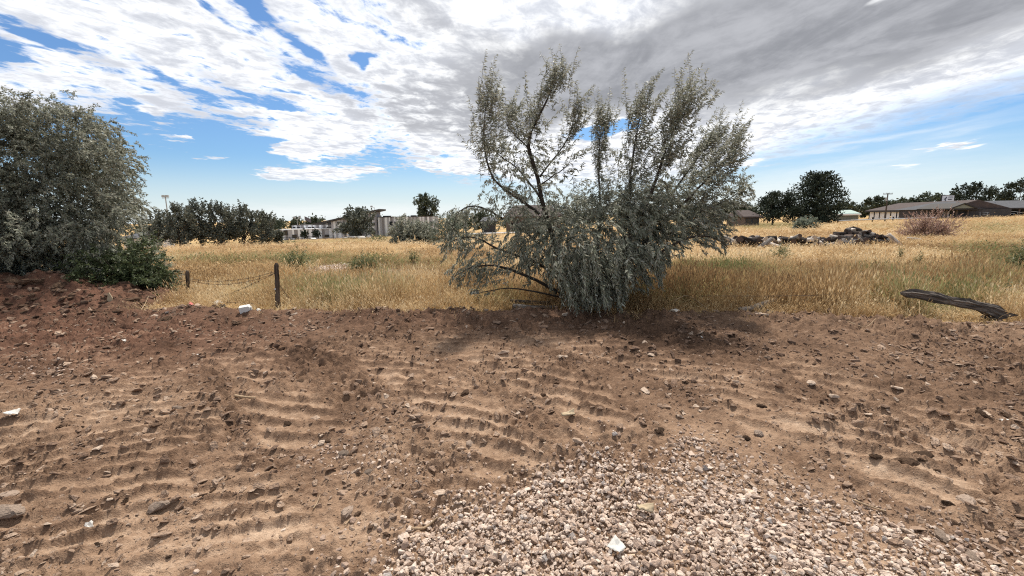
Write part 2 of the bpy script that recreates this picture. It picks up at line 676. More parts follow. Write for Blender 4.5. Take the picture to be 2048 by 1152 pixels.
def wood_mat(name, dark, lite, along='X'):
    """Weathered wood: streaks along the log."""
    m, nt, out = new_mat(name)
    mp = nt.nodes.new('ShaderNodeMapping')
    nt.links.new(coord('Object').s, mp.inputs[0])
    s = {'X': (1.0, 12, 12), 'Z': (12, 12, 1.0)}[along]
    mp.inputs['Scale'].default_value = s
    n = enoise(Ex(mp.outputs[0]), 2.2, 7, 0.65, 0.4)
    k = n + (obj_random() - 0.5) * 0.25
    c = ramp(k, [(0.3, tuple(x * 0.35 for x in dark)), (0.45, dark), (0.68, lite)])
    b = principled(nt, c, 0.9, 0.12, n, 0.03, 0.9)
    nt.links.new(b.outputs[0], out.inputs[0])
    return m


M = {}
M['dirt'] = dirt_mat('churned_earth')
M['clod'] = clod_mat('earth_clod')
M['gravel'] = gravel_mat('pink_grey_gravel')
M['grass'] = grass_mat('dry_grass_blade')
M['field'] = field_mat('dry_field_soil')
M['olive_leaf'] = leaf_mat('silver_olive_leaf', (0.192, 0.205, 0.147), (0.40, 0.405, 0.34), 0.28)
M['olive_leaf2'] = leaf_mat('grey_olive_leaf', (0.212, 0.224, 0.164), (0.34, 0.345, 0.29), 0.28)
M['green_leaf'] = leaf_mat('dark_green_leaf', (0.065, 0.088, 0.034), (0.10, 0.125, 0.06), 0.25)
M['far_leaf'] = leaf_mat('far_tree_leaf', (0.050, 0.064, 0.036), (0.075, 0.09, 0.055), 0.12, 0.7)
M['far_leaf_dark'] = leaf_mat('dark_conifer_needle', (0.024, 0.035, 0.022), (0.034, 0.046, 0.030), 0.05, 0.8)
M['far_silver'] = leaf_mat('far_silver_leaf', (0.095, 0.108, 0.084), (0.16, 0.17, 0.14), 0.2, 0.7)
M['bush_silver'] = leaf_mat('pale_silver_leaf', (0.15, 0.18, 0.13), (0.22, 0.25, 0.20), 0.25)
M['bush_dry'] = leaf_mat('dry_red_brown_seed', (0.32, 0.19, 0.15), (0.42, 0.30, 0.24), 0.3)
M['weed'] = leaf_mat('weed_leaf', (0.13, 0.15, 0.06), (0.18, 0.19, 0.09), 0.3)
M['bark'] = simple('dark_grey_bark', (0.055, 0.045, 0.038), 0.9, 0.4, 14.0, 0.1, 0.03)
M['post'] = wood_mat('old_post_wood', (0.075, 0.055, 0.042), (0.17, 0.135, 0.11), 'Z')
M['log_grey'] = wood_mat('weathered_grey_wood', (0.085, 0.070, 0.060), (0.27, 0.235, 0.205))
M['log_dark'] = wood_mat('dark_log_bark', (0.024, 0.019, 0.017), (0.070, 0.056, 0.048))
M['log_pale'] = wood_mat('bare_pale_wood', (0.48, 0.42, 0.36), (0.74, 0.67, 0.60))
M['log_mid'] = wood_mat('grey_log_wood', (0.16, 0.14, 0.125), (0.34, 0.31, 0.285))
M['cut'] = simple('cut_wood_end', (0.40, 0.31, 0.23), 0.85, 0.3, 9.0)
M['cut_dark'] = simple('old_cut_wood_end', (0.085, 0.058, 0.047), 0.9, 0.35, 9.0)
M['wire'] = simple('rusty_wire', (0.07, 0.05, 0.04), 0.7, 0.3, 20)
M['white_plastic'] = simple('white_plastic', (0.66, 0.66, 0.64), 0.5, 0.06, 9)
M['paper'] = simple('dirty_white_paper', (0.56, 0.545, 0.51), 0.8, 0.22, 14)
M['red_plastic'] = simple('faded_red_plastic', (0.45, 0.12, 0.10), 0.6, 0.2, 9)
M['black_plastic'] = simple('black_plastic', (0.015, 0.016, 0.018), 0.4, 0.3, 9)
M['card'] = simple('buff_board', (0.40, 0.32, 0.215), 0.85, 0.25, 12)
M['stick'] = simple('dry_stick', (0.33, 0.24, 0.155), 0.9, 0.3, 30)
M['stone'] = simple('field_stone', (0.28, 0.215, 0.17), 0.9, 0.35, 12, 0.1, 0.01, 0.5)
M['earth'] = simple('lump_of_earth', (0.185, 0.120, 0.082), 0.95, 0.4, 9, 0.06, 0.05, 0.5)
M['concrete'] = simple('pale_concrete', (0.45, 0.42, 0.38), 0.9, 0.2, 3)
M['panel_white'] = simple('white_cladding', (0.80, 0.80, 0.80), 0.6, 0.06, 1.0, 0.25, 0, 0.25)
M['panel_grey'] = simple('grey_cladding', (0.42, 0.405, 0.41), 0.6, 0.08, 1.0, 0.25, 0, 0.3)
M['panel_taupe'] = simple('taupe_cladding', (0.25, 0.23, 0.225), 0.6, 0.08, 1.0, 0.25, 0, 0.3)
M['school_wall'] = simple('school_wall', (0.33, 0.31, 0.31), 0.8, 0.1, 0.6)
M['frame_dark'] = simple('dark_window_frame', (0.05, 0.05, 0.055), 0.5, 0.1)
M['roof_dark'] = simple('dark_roof_edge', (0.07, 0.063, 0.06), 0.7, 0.2, 2.0)
M['roof_brown'] = simple('brown_shingle_roof', (0.075, 0.058, 0.055), 0.9, 0.25, 1.2)
M['roof_grey'] = simple('grey_shingle_roof', (0.085, 0.088, 0.098), 0.9, 0.2, 1.2)
M['fascia'] = simple('dark_fascia', (0.03, 0.027, 0.027), 0.7, 0.2, 1.0)
M['wall_brown'] = simple('brown_house_wall', (0.14, 0.105, 0.085), 0.85, 0.2, 1.5)
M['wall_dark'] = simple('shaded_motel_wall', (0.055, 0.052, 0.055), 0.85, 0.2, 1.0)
M['wall_white'] = simple('white_wall', (0.80, 0.80, 0.81), 0.7, 0.06, 0.8)
M['gable'] = simple('grey_green_gable', (0.185, 0.195, 0.165), 0.8, 0.12, 1.5)
M['metal_green'] = simple('pale_green_metal', (0.36, 0.46, 0.42), 0.5, 0.08, 1.0)
M['metal'] = simple('galvanised_metal', (0.38, 0.39, 0.40), 0.5, 0.1, 1.0)
M['pole_wood'] = simple('pole_wood', (0.075, 0.06, 0.05), 0.9, 0.25, 2.0)
M['sign_white'] = simple('white_sign_face', (0.74, 0.74, 0.77), 0.5, 0.03, 1.0)
M['sign_ink'] = simple('dark_sign_print', (0.055, 0.055, 0.075), 0.6, 0.1, 1.0)
M['flag'] = simple('faded_flag', (0.13, 0.12, 0.14), 0.8, 0.3, 3.0)


def glass_mat():
    m, nt, out = new_mat('dark_window_glass')
    b = principled(nt, (0.02, 0.022, 0.026), 0.12, 0.5)
    nt.links.new(b.outputs[0], out.inputs[0])
    return m


M['glass'] = glass_mat()

# ------------------------------------------------------------------ foreground earth
tracks = []
for pix, w, sp in (([(1040, 985), (1005, 935), (960, 872), (900, 810), (830, 752), (750, 705), (650, 668)], 0.66, 0.20),
                   ([(1215, 900), (1180, 852), (1135, 802), (1080, 752), (1010, 712), (930, 680), (830, 658)], 0.80, 0.225),
                   ([(1650, 895), (1560, 835), (1480, 790), (1390, 750), (1290, 715), (1180, 688), (1050, 664)], 0.80, 0.225),
                   ([(2000, 1040), (1890, 975), (1760, 905), (1630, 848), (1530, 800), (1420, 755)], 0.80, 0.22),
                   ([(660, 900), (600, 850), (560, 800), (520, 745), (470, 700), (400, 668)], 0.62, 0.22),
                   ([(410, 1150), (360, 1060), (305, 960), (258, 860), (215, 780), (180, 725), (130, 690)], 0.42, 0.17),
                   ([(600, 1110), (540, 1030), (450, 940), (385, 862), (345, 800), (320, 745), (270, 700)], 0.42, 0.17),
                   ([(170, 1150), (100, 1010), (45, 900), (0, 820), (-60, 760)], 0.45, 0.17),
                   ([(2100, 940), (1930, 862), (1780, 800), (1640, 752), (1480, 712)], 0.7, 0.22)):
    tracks.append((np.array([ground(x, y, 0.8)[:2] for x, y in pix]), w, sp))


def track_field(X, Y):
    """(ridge height, how much of the ground is pressed flat) of the machine's tread marks."""
    ridge = np.zeros_like(X)
    press = np.zeros_like(X)
    band = np.zeros_like(X)
    for k, (pts, w, sp) in enumerate(tracks):
        best = np.full(X.shape, 1e9)
        arc = np.zeros_like(X)
        side = np.zeros_like(X)
        s0 = 0.0
        for a, b in zip(pts[:-1], pts[1:]):
            d = b - a
            L = np.hypot(*d)
            t = ((X - a[0]) * d[0] + (Y - a[1]) * d[1]) / L
            tc = np.clip(t, 0, L)
            ox, oy = X - a[0] - d[0] * tc / L, Y - a[1] - d[1] * tc / L
            dist = np.hypot(ox, oy)
            sd = (ox * d[1] - oy * d[0]) / L
            m = dist < best
            best = np.where(m, dist, best)
            arc = np.where(m, s0 + tc, arc)
            side = np.where(m, sd, side)
            s0 += L
        wob = 0.09 * perlin(X * 1.6, Y * 1.6, 90 + k)
        inb = 1 - sstep(best + wob, w * 0.38, w * 0.56)
        ends = sstep(arc, 0.0, 0.3) * (1 - sstep(arc, s0 - 0.4, s0))
        ob = 0.55 if k in (5, 6, 7) else 1.15
        ph = (arc + ob * side + 0.06 * perlin(X * 2.2, Y * 2.2, 70 + k) + 0.02 * perlin(X * 7, Y * 7, 75 + k)) / (sp * math.sqrt(1 + ob * ob))
        saw = np.abs((ph % 1.0) - 0.5) * 2
        prof = sstep(saw, 0.50, 0.96)
        keep = 0.30 + 0.70 * sstep(fbm(X * 1.7, Y * 1.7, 2, 130 + k), -0.5, 0.2)
        ridge = np.maximum(ridge, prof * inb * ends * keep)
        press = np.maximum(press, inb * ends * (1 - 0.75 * prof) * keep)
        band = np.maximum(band, inb * ends * keep)
    return ridge, press, band


def gravel_density(px, py):
    """Share of the ground hidden by gravel, from where the photograph shows it."""
    d = np.zeros_like(px)

    def add(x, y, rx, ry, w, tilt=0.0):
        c, s = math.cos(R(tilt)), math.sin(R(tilt))
        p, q = px - x, py - y
        a, b = (p * c + q * s) / rx, (q * c - p * s) / ry
        return w * np.exp(-(a * a + b * b) ** 1.5)
    for g in ((1200, 1140, 380, 130, 1.35), (1230, 1010, 480, 110, 0.22), (1000, 1110, 230, 95, 0.9, -22), (1480, 1120, 300, 120, 0.9), (1250, 985, 200, 50, 0.55), (1180, 930, 90, 36, 0.25), (1790, 1150, 260, 65, 0.5), (1300, 1260, 700, 120, 1.2),
              (1380, 900, 60, 45, 0.35), (1480, 920, 70, 30, 0.3), (1700, 1040, 220, 36, 0.2, 20), (1900, 1080, 150, 50, 0.22, 18), (700, 905, 120, 36, 0.26), (790, 945, 80, 20, 0.26), (850, 1110, 130, 40, 0.45, -28),
              (1230, 870, 60, 30, 0.12), (60, 740, 110, 26, 0.22)):
        d = d + add(*g)
    return d


def dirt_surface(X, Y):
    """Height, tone, redness of the earth at X, Y."""
    px, py = proj(X, Y, np.zeros_like(X))
    ridge, press, band = track_field(X, Y)
    rough = 0.35 + 0.65 * sstep(fbm(X * 0.55, Y * 0.55, 3, 5), -0.45, 0.35)
    gr = np.clip(gravel_density(px, py), 0, 1)
    smoothed = np.clip(np.maximum(band * 0.72, gr * 0.6), 0, 0.85)
    smoothed = np.maximum(smoothed, 0.8 * np.exp(-((px - 400) / 120) ** 2 - ((py - 1075) / 50) ** 2))
    smoothed = np.maximum(smoothed, 0.75 * np.exp(-((px - 30) / 90) ** 2 - ((py - 790) / 25) ** 2))
    smoothed = np.maximum(smoothed, 0.7 * np.exp(-((px - 720) / 70) ** 2 - ((py - 1080) / 60) ** 2))
    z = 0.050 * fbm(X * 0.5, Y * 0.5, 3, 10)
    bil = np.abs(fbm(X * 2.6, Y * 2.6, 3, 20)) - 0.3
    z = z + (0.055 * bil + 0.050 * fbm(X * 5.5, Y * 7.5, 3, 30, 0.6)) * rough * (1 - smoothed)
    lump = np.maximum(fbm(X * 13, Y * 13, 2, 35), 0)
    z = z + 0.050 * lump * rough * (1 - 0.9 * smoothed)
    z = z + 0.008 * fbm(X * 30, Y * 36, 2, 44) * (1 - 0.6 * smoothed)
    z = z + ridge * (0.036 + 0.024 * perlin(X * 4, Y * 4, 50) + 0.016 * perlin(X * 15, Y * 15, 51) + 0.012 * perlin(X * 31, Y * 31, 52)) - press * 0.014
    # windrow of loose earth along the grass
    d = edge_dist(X, Y)
    z = z + 0.07 * np.exp(-((d + 0.25) / 0.35) ** 2) * (1 + 0.8 * perlin(X * 1.2, Y * 1.2, 61))
    z = z + 0.04 * np.exp(-((px - 1800) / 75) ** 2 - ((py - 938) / 26) ** 2) * (1 + 0.5 * fbm(X * 4, Y * 4, 2, 66))
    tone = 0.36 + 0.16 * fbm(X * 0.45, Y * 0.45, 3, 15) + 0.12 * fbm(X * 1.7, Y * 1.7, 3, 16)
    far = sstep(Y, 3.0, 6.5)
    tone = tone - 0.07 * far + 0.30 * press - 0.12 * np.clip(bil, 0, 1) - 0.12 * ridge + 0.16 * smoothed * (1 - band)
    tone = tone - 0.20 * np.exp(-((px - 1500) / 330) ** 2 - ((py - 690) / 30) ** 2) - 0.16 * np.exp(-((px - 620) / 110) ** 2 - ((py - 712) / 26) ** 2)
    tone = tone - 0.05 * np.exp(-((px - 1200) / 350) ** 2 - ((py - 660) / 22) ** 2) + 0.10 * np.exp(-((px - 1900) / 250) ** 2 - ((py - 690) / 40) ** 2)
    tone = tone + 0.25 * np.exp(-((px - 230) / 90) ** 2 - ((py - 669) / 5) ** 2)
    red = sstep(-px + 200 * perlin(X * 0.4, Y * 0.4, 18), -900, -100) * sstep(Y, 3.4, 6.4) * 0.9
    red = np.maximum(red, 0.45 * sstep(Y, 5.5, 7.2) * sstep(-px, -1500, -1100))
    return z, tone, red


NR = 540
rows = np.concatenate([np.linspace(-4.0, 0.85, 24), np.exp(np.linspace(math.log(0.9), math.log(10.2), NR - 24))])
tt = np.concatenate([np.linspace(-3.6, -1.42, 70), np.linspace(-1.415, 1.415, 1000), np.linspace(1.42, 3.6, 70)])
NC = len(tt)
YY = np.repeat(rows[:, None], NC, 1)
XX = tt[None, :] * (np.maximum(YY, 0.9) + 0.5 + np.maximum(0.9 - YY, 0) * 0.6)
ZZ, TONE, RED = dirt_surface(XX, YY)
ed = edge_dist(XX, YY)
ZZ = ZZ - np.clip(ed, 0, 1.5) * 0.28
me = grid_mesh('dirt_ground', XX, YY, ZZ)
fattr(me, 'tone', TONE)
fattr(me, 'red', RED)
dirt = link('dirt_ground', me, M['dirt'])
dirt['kind'] = 'structure'

# mound of spoil at the left
mx, my = np.meshgrid(np.linspace(-19, -5.0, 420), np.linspace(6.6, 11.2, 230))
mh = mound_h(mx, my)
mz = mh + 0.055 * fbm(mx * 2.3, my * 2.3, 4, 21, 0.6) + 0.06 * np.maximum(fbm(mx * 5, my * 5, 2, 36), 0) + 0.022 * fbm(mx * 14, my * 14, 2, 37) - 0.03
mz = np.where(mh < 0.03, mz - 0.08 + np.minimum(mh - 0.03, 0) * 2.5, mz)
me = grid_mesh('dirt_mound', mx, my, mz)
fattr(me, 'tone', 0.30 + 0.15 * fbm(mx * 1.2, my * 1.2, 3, 22) + 0.08 * mh)
fattr(me, 'red', np.clip(1.0 - sstep(mx, -8.0, -6.2) * 0.75, 0, 1))
tag(link('dirt_mound', me, M['dirt']), 'long heap of reddish brown earth piled below the big grey olive tree', 'mound')

# ------------------------------------------------------------------ field
GREEN = [(440, 528, 130, 12, 0.85), (620, 524, 80, 10, 0.7), (740, 535, 90, 14, 0.75), (870, 540, 60, 10, 0.5), (600, 592, 130, 22, 0.5), (720, 600, 110, 14, 0.45), (1400, 548, 110, 16, 0.8), (1480, 560, 90, 14, 0.5), (1760, 560, 200, 16, 0.42), (1960, 600, 110, 22, 0.34),
         (1540, 452, 90, 10, 0.7), (1380, 470, 60, 20, 0.5), (1950, 505, 80, 14, 0.6), (1980, 460, 110, 14, 0.5), (1760, 455, 90, 6, 0.4), (2020, 540, 70, 40, 0.7), (1850, 618, 110, 14, 0.6), (1420, 605, 120, 16, 0.35), (500, 487, 220, 5, 0.35), (640, 484, 120, 4, 0.4), (760, 476, 60, 8, 0.5), (940, 470, 40, 10, 0.5), (1000, 600, 90, 18, 0.35), (1280, 600, 60, 20, 0.35)]
PALE = [(665, 538, 55, 7, 1.0), (790, 546, 38, 6, 0.8), (1625, 519, 32, 4, 1.0), (520, 540, 40, 4, 0.5), (1490, 517, 120, 4, 0.25)]


def blobs(px, py, lst):
    d = np.zeros_like(px)
    for x, y, rx, ry, w in lst:
        d = d + w * np.exp(-((px - x) / rx) ** 2 - ((py - y) / ry) ** 2)
    return np.clip(d, 0, 1)


sx = np.sinh(np.linspace(-6.2, 6.2, 320))
sx = sx / sx[-1] * 3500
sy1 = -np.exp(np.linspace(math.log(60), math.log(0.5), 25))
sy2 = np.exp(np.linspace(math.log(0.6), math.log(5000), 330))
fy = np.concatenate([sy1, sy2])
FX, FY = np.meshgrid(sx, fy)
ed = edge_dist(FX, FY)
FZ = terrain(FX, FY) + 0.02 * fbm(FX * 1.1, FY * 1.1, 3, 62) * (np.abs(FX) < 60) * sstep(ed, 0, 0.6)
FZ = FZ - 0.35 * sstep(-ed, -0.05, 1.0)
fpx, fpy = proj(FX, FY, FZ)
inview = (FY > 4)
me = grid_mesh('field', FX, FY, FZ)
fattr(me, 'green', blobs(fpx, fpy, GREEN) * inview * (FY < 160))
fattr(me, 'pale', blobs(fpx, fpy, PALE) * inview * (FY < 60))
fld = link('field', me, M['field'])
fld['kind'] = 'structure'


# ------------------------------------------------------------------ scattering
def rock_mesh(name, seed, sub=1, flat=0.65, angular=0.5, pts=None):
    """Angular stone about 1 m across: the hull of a few scattered points; with sub=2 the hull is subdivided and roughened into a clod."""
    import bmesh
    r = np.random.default_rng(seed)
    bm = bmesh.new()
    n = pts or (13 if sub == 1 else 18)
    P = r.normal(size=(n, 3))
    P /= np.linalg.norm(P, axis=1)[:, None]
    P = P * 0.5 * r.uniform(0.86, 1.06, (n, 1)) * np.array([r.uniform(0.95, 1.25), r.uniform(0.75, 1.0), flat * r.uniform(0.85, 1.25)])
    for p in P:
        bm.verts.new(p)
    res = bmesh.ops.convex_hull(bm, input=bm.verts)
    bmesh.ops.delete(bm, geom=[g for g in res['geom_interior'] if isinstance(g, bmesh.types.BMVert)], context='VERTS')
    if sub == 2:
        bmesh.ops.triangulate(bm, faces=bm.faces)
        bmesh.ops.subdivide_edges(bm, edges=bm.edges, cuts=2, use_grid_fill=True, smooth=0.35)
        for v in bm.verts:
            v.co += Vector(r.normal(0, 0.03, 3))
    bmesh.ops.recalc_face_normals(bm, faces=bm.faces)
    me = bpy.data.meshes.new(name)
    bm.to_mesh(me)
    bm.free()
    return me


def scatter(name, P, ROT, SCL, IDX, sources, attrs, mat):
    """One object whose points carry copies of the source meshes (geometry nodes)."""
    me = bpy.data.meshes.new(name)
    me.vertices.add(len(P))
    me.vertices.foreach_set('co', np.ascontiguousarray(P, dtype=np.float32).ravel())
    for nm, arr, typ in (('rot', ROT, 'FLOAT_VECTOR'), ('scl', SCL, 'FLOAT_VECTOR')):
        a = me.attributes.new(nm, typ, 'POINT')
        a.data.foreach_set('vector', np.ascontiguousarray(arr, dtype=np.float32).ravel())
    a = me.attributes.new('idx', 'INT', 'POINT')
    a.data.foreach_set('value', np.ascontiguousarray(IDX, dtype=np.int32))
    for k, v in attrs.items():
        fattr(me, k, v)
    me.materials.append(mat)
    ob = bpy.data.objects.new(name, me)
    COL.objects.link(ob)
    ng = bpy.data.node_groups.new(name + '_nodes', 'GeometryNodeTree')
    ng.interface.new_socket('Geometry', in_out='INPUT', socket_type='NodeSocketGeometry')
    ng.interface.new_socket('Geometry', in_out='OUTPUT', socket_type='NodeSocketGeometry')
    N, L = ng.nodes, ng.links
    gi, go = N.new('NodeGroupInput'), N.new('NodeGroupOutput')
    join = N.new('GeometryNodeJoinGeometry')
    for sm in reversed(sources):
        so = bpy.data.objects.new(sm.name, sm)      # source kept out of the scene
        if not sm.materials:
            sm.materials.append(mat)
        oi = N.new('GeometryNodeObjectInfo')
        oi.inputs['Object'].default_value = so
        gti = N.new('GeometryNodeGeometryToInstance')
        L.new(oi.outputs['Geometry'], gti.inputs[0])
        L.new(gti.outputs[0], join.inputs[0])
    iop = N.new('GeometryNodeInstanceOnPoints')
    L.new(gi.outputs[0], iop.inputs['Points'])
    L.new(join.outputs[0], iop.inputs['Instance'])
    iop.inputs['Pick Instance'].default_value = True

    def named(nm, typ):
        n = N.new('GeometryNodeInputNamedAttribute')
        n.data_type = typ
        n.inputs['Name'].default_value = nm
        return n.outputs['Attribute']
    L.new(named('idx', 'INT'), iop.inputs['Instance Index'])
    L.new(named('scl', 'FLOAT_VECTOR'), iop.inputs['Scale'])
    e2r = N.new('FunctionNodeEulerToRotation')
    L.new(named('rot', 'FLOAT_VECTOR'), e2r.inputs[0])
    L.new(e2r.outputs[0], iop.inputs['Rotation'])
    L.new(iop.outputs[0], go.inputs[0])
    md = ob.modifiers.new('scatter', 'NODES')
    md.node_group = ng
    return ob


clod_src = [rock_mesh('clod_source', 100 + i, 1, 0.7, 0.4) for i in range(7)]
stone_src = [rock_mesh('stone_source', 200 + i, 1, 0.66, 0.5) for i in range(9)]

# surface lookup for things that lie on the earth
def earth_z(X, Y):
    X, Y = np.atleast_1d(np.asarray(X, float)), np.atleast_1d(np.asarray(Y, float))
    z = dirt_surface(X, Y)[0] - np.clip(edge_dist(X, Y), 0, 1.5) * 0.28
    mh_ = mound_h(X, Y)
    mz_ = mh_ + 0.055 * fbm(X * 2.3, Y * 2.3, 4, 21, 0.6) + 0.06 * np.maximum(fbm(X * 5, Y * 5, 2, 36), 0) - 0.03
    on = (X < -5.2) & (mh_ > 0.04)
    z = np.where(on, np.maximum(z, mz_), z)
    return np.maximum(z, np.where(edge_dist(X, Y) > 0.1, terrain(X, Y), -9))


# small clods
n = 170000
pr = rng.random(n)
yy = 1.15 * np.exp(pr * math.log(9.4 / 1.15))
keepw = rng.random(n) < np.clip(0.4 + 0.6 * pr, 0, 1)
xx = rng.uniform(-1.5, 1.5, n) * (yy + 0.6)
cpx, cpy = proj(xx, yy, np.zeros(n))
rg, prs, bnd = track_field(xx, yy)
clump = sstep(fbm(xx * 1.1, yy * 1.1, 3, 8), -0.35, 0.5)
gd = gravel_density(cpx, cpy)
keep = keepw & (rng.random(n) < (0.25 + 0.75 * clump) * (1 - 0.88 * bnd + 0.75 * rg)) & (edge_dist(xx, yy) < 0.15) & (gd < 0.8) & ((mound_h(xx, yy) < 0.03) | (xx > -5.2))
xx, yy, cpx, cpy = xx[keep], yy[keep], cpx[keep], cpy[keep]
n = len(xx)
size = 0.0085 * (1 - rng.random(n)) ** -0.52
size = np.clip(size, 0.007, 0.06) * (0.66 + 0.19 * yy)
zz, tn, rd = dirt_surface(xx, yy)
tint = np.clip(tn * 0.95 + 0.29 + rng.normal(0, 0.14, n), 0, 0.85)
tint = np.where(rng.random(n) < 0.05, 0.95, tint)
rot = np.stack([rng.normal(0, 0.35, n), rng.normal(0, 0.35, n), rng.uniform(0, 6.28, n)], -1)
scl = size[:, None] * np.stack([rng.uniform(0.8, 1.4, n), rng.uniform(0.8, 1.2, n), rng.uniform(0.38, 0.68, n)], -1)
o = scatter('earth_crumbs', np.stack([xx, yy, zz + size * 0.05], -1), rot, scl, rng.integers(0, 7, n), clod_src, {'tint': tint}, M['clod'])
tag(o, 'countless small crumbs and clods of brown earth strewn over the churned dirt', 'clods', kind='stuff')

# clods on the mound
n = 9000
xx, yy = rng.uniform(-17, -5.4, n), rng.uniform(6.7, 10, n)
k = mound_h(xx, yy) > 0.02
xx, yy = xx[k], yy[k]
n = len(xx)
zz = earth_z(xx, yy)
size = np.clip(0.018 * (1 - rng.random(n)) ** -0.5, 0.015, 0.12)
rot = np.stack([rng.normal(0, 0.4, n), rng.normal(0, 0.4, n), rng.uniform(0, 6.28, n)], -1)
o = scatter('mound_crumbs', np.stack([xx, yy, zz + size * 0.1], -1), rot, size[:, None] * np.array([[1.2, 1, 0.8]]), rng.integers(0, 7, n), clod_src,
            {'tint': np.clip(rng.normal(0.36, 0.15, n), 0.05, 0.8)}, M['clod'])
tag(o, 'loose crumbs of reddish earth covering the heap under the grey olive tree', 'clods', kind='stuff')

# gravel
n = 185000
yy = rng.uniform(1.0, 6.3, n)
xx = rng.uniform(-1.25, 1.25, n) * (yy + 0.3)
gpx, gpy = proj(xx, yy, np.zeros(n))
gd = gravel_density(gpx, gpy) * (0.85 + 0.42 * fbm(xx * 2.2, yy * 2.2, 3, 77))
k = rng.random(n) < np.clip(gd, 0, 1.15) ** 1.3 * 0.95
xx, yy, gd = xx[k], yy[k], np.clip(gd[k], 0, 1.4)
n = len(xx)
size = np.clip(rng.lognormal(math.log(0.0175), 0.46, n), 0.008, 0.046)
zz = dirt_surface(xx, yy)[0] + size * 0.04 + rng.random(n) * 0.016 * np.clip(gd, 0, 1)
rot = rng.uniform(-0.7, 0.7, (n, 3))
rot[:, 2] = rng.uniform(0, 6.28, n)
tint = np.clip(rng.normal(0.52, 0.22, n), 0.0, 1.0)
tint = np.where(rng.random(n) > np.clip(gd * 1.6, 0.2, 0.86), tint * 0.40, tint)
o = scatter('gravel', np.stack([xx, yy, zz], -1), rot, size[:, None] * rng.uniform(0.8, 1.25, (n, 3)), rng.integers(0, 9, n), stone_src, {'tint': tint}, M['gravel'])
tag(o, 'pinkish white crushed gravel spread over the near dirt', 'gravel', kind='stuff')

# pale gravel lying in the field
pp = []
for cx, cy, rx, ry, cnt in ((665, 538, 50, 7, 900), (790, 546, 35, 5, 350), (520, 541, 40, 4, 200)):
    for _ in range(cnt):
        pp.append(ground(cx + random.gauss(0, rx * 0.6), cy + random.gauss(0, ry * 0.6)))
pp = np.array(pp)
n = len(pp)
size = rng.uniform(0.03, 0.10, n)
o = scatter('field_gravel', pp + np.array([0, 0, 0.03]), rng.uniform(-1, 1, (n, 3)) * 3, size[:, None] * np.ones((1, 3)), rng.integers(0, 9, n), stone_src, {'tint': rng.uniform(0.45, 0.85, n)}, M['gravel'])
tag(o, 'patch of pale stones lying among the weeds beyond the wire fence', 'gravel', kind='stuff')


# ------------------------------------------------------------------ grass
def tuft_mesh(name, seed, blades=15, h=0.5, spread=0.13, w=0.006, heads=0.4):
    r = np.random.default_rng(seed)
    V, Fq = [], []
    for b in range(blades):
        a = r.uniform(0, 6.28)
        base = np.array([r.normal(0, spread * 0.55), r.normal(0, spread * 0.55), -0.02])
        hh = h * r.uniform(0.55, 1.15)
        lean = r.uniform(0.1, 0.55) * hh
        dirv = np.array([math.cos(a), math.sin(a), 0])
        side = np.array([-math.sin(a + r.normal(0, 0.7)), math.cos(a), 0])
        ww = w * r.uniform(0.7, 1.4)
        pts = []
        for t, k in ((0, 1.0), (0.4, 0.9), (0.75, 0.65), (1.0, 0.12)):
            p = base + dirv * lean * t ** 1.8 + np.array([0, 0, hh * (t - 0.12 * t * t)])
            pts.append((p - side * ww * k * 0.5, p + side * ww * k * 0.5))
        i0 = len(V)
        for l, q in pts:
            V += [l, q]
        for s in range(3):
            Fq.append((i0 + 2 * s, i0 + 2 * s + 1, i0 + 2 * s + 3, i0 + 2 * s + 2))
        if r.random() < heads:
            p = base + dirv * lean + np.array([0, 0, hh * 0.88])
            hw = w * 1.4
            up = dirv * 0.35 + np.array([0, 0, 1.0])
            i0 = len(V)
            L = hh * 0.17
            V += [p, p + side * hw + up * L * 0.45, p + up * L, p - side * hw + up * L * 0.45]
            Fq.append((i0, i0 + 1, i0 + 2, i0 + 3))
    return mesh_np(name, np.array(V), np.array(Fq))


tufts = [tuft_mesh('tuft_source', 300 + i, 20, 0.46 + 0.05 * (i % 3), 0.17, 0.0065, 0.45) for i in range(8)]
flat_tufts = [tuft_mesh('straw_source', 330 + i, 16, 0.30, 0.22, 0.006, 0.1) for i in range(4)]
srcs = tufts + flat_tufts


def grass_zone(n, y0, y1, xspread, s0, s1, power):
    u = rng.random(n)
    yy = y0 * (y1 / y0) ** u if power == 'log' else rng.uniform(y0, y1, n)
    xx = rng.uniform(-xspread, xspread, n) * (yy + 2)
    return xx, yy, rng.uniform(s0, s1, n)


zones = [grass_zone(38000, 6.0, 13, 1.45, 0.75, 1.15, 'lin'), grass_zone(26000, 13, 32, 1.3, 0.95, 1.5, 'log'), grass_zone(22000, 32, 150, 1.25, 1.1, 2.0, 'log')]
xx = np.concatenate([z[0] for z in zones])
yy = np.concatenate([z[1] for z in zones])
sc = np.concatenate([z[2] for z in zones])
wide = np.concatenate([np.ones(38000), np.full(26000, 1.7), np.full(22000, 3.6)])
ed = edge_dist(xx, yy)
zz = terrain(xx, yy)
gpx, gpy = proj(xx, yy, zz)
pale = blobs(gpx, gpy, [(665, 547, 72, 13, 1.1), (790, 553, 46, 10, 1.0), (1625, 525, 38, 8, 1.0), (520, 546, 40, 7, 0.6)])
n = len(xx)
shaded_by_tree = np.exp(-((xx - 1.3) / 1.5) ** 2 - ((yy - 8.3) / 1.2) ** 2)
off_log = (gpx > 1840) & (gpx < 2060) & (gpy > 598 + (gpx - 1800) * 0.20) & (yy < 8)
near_pile = (gpx > 1445) & (gpx < 1810) & (gpy > 484) & (gpy < 505)
onmound = (mound_h(xx, yy) > 0.02) & (xx < -5.2)
clumpy = fbm(xx * 1.3, yy * 1.3, 2, 29)
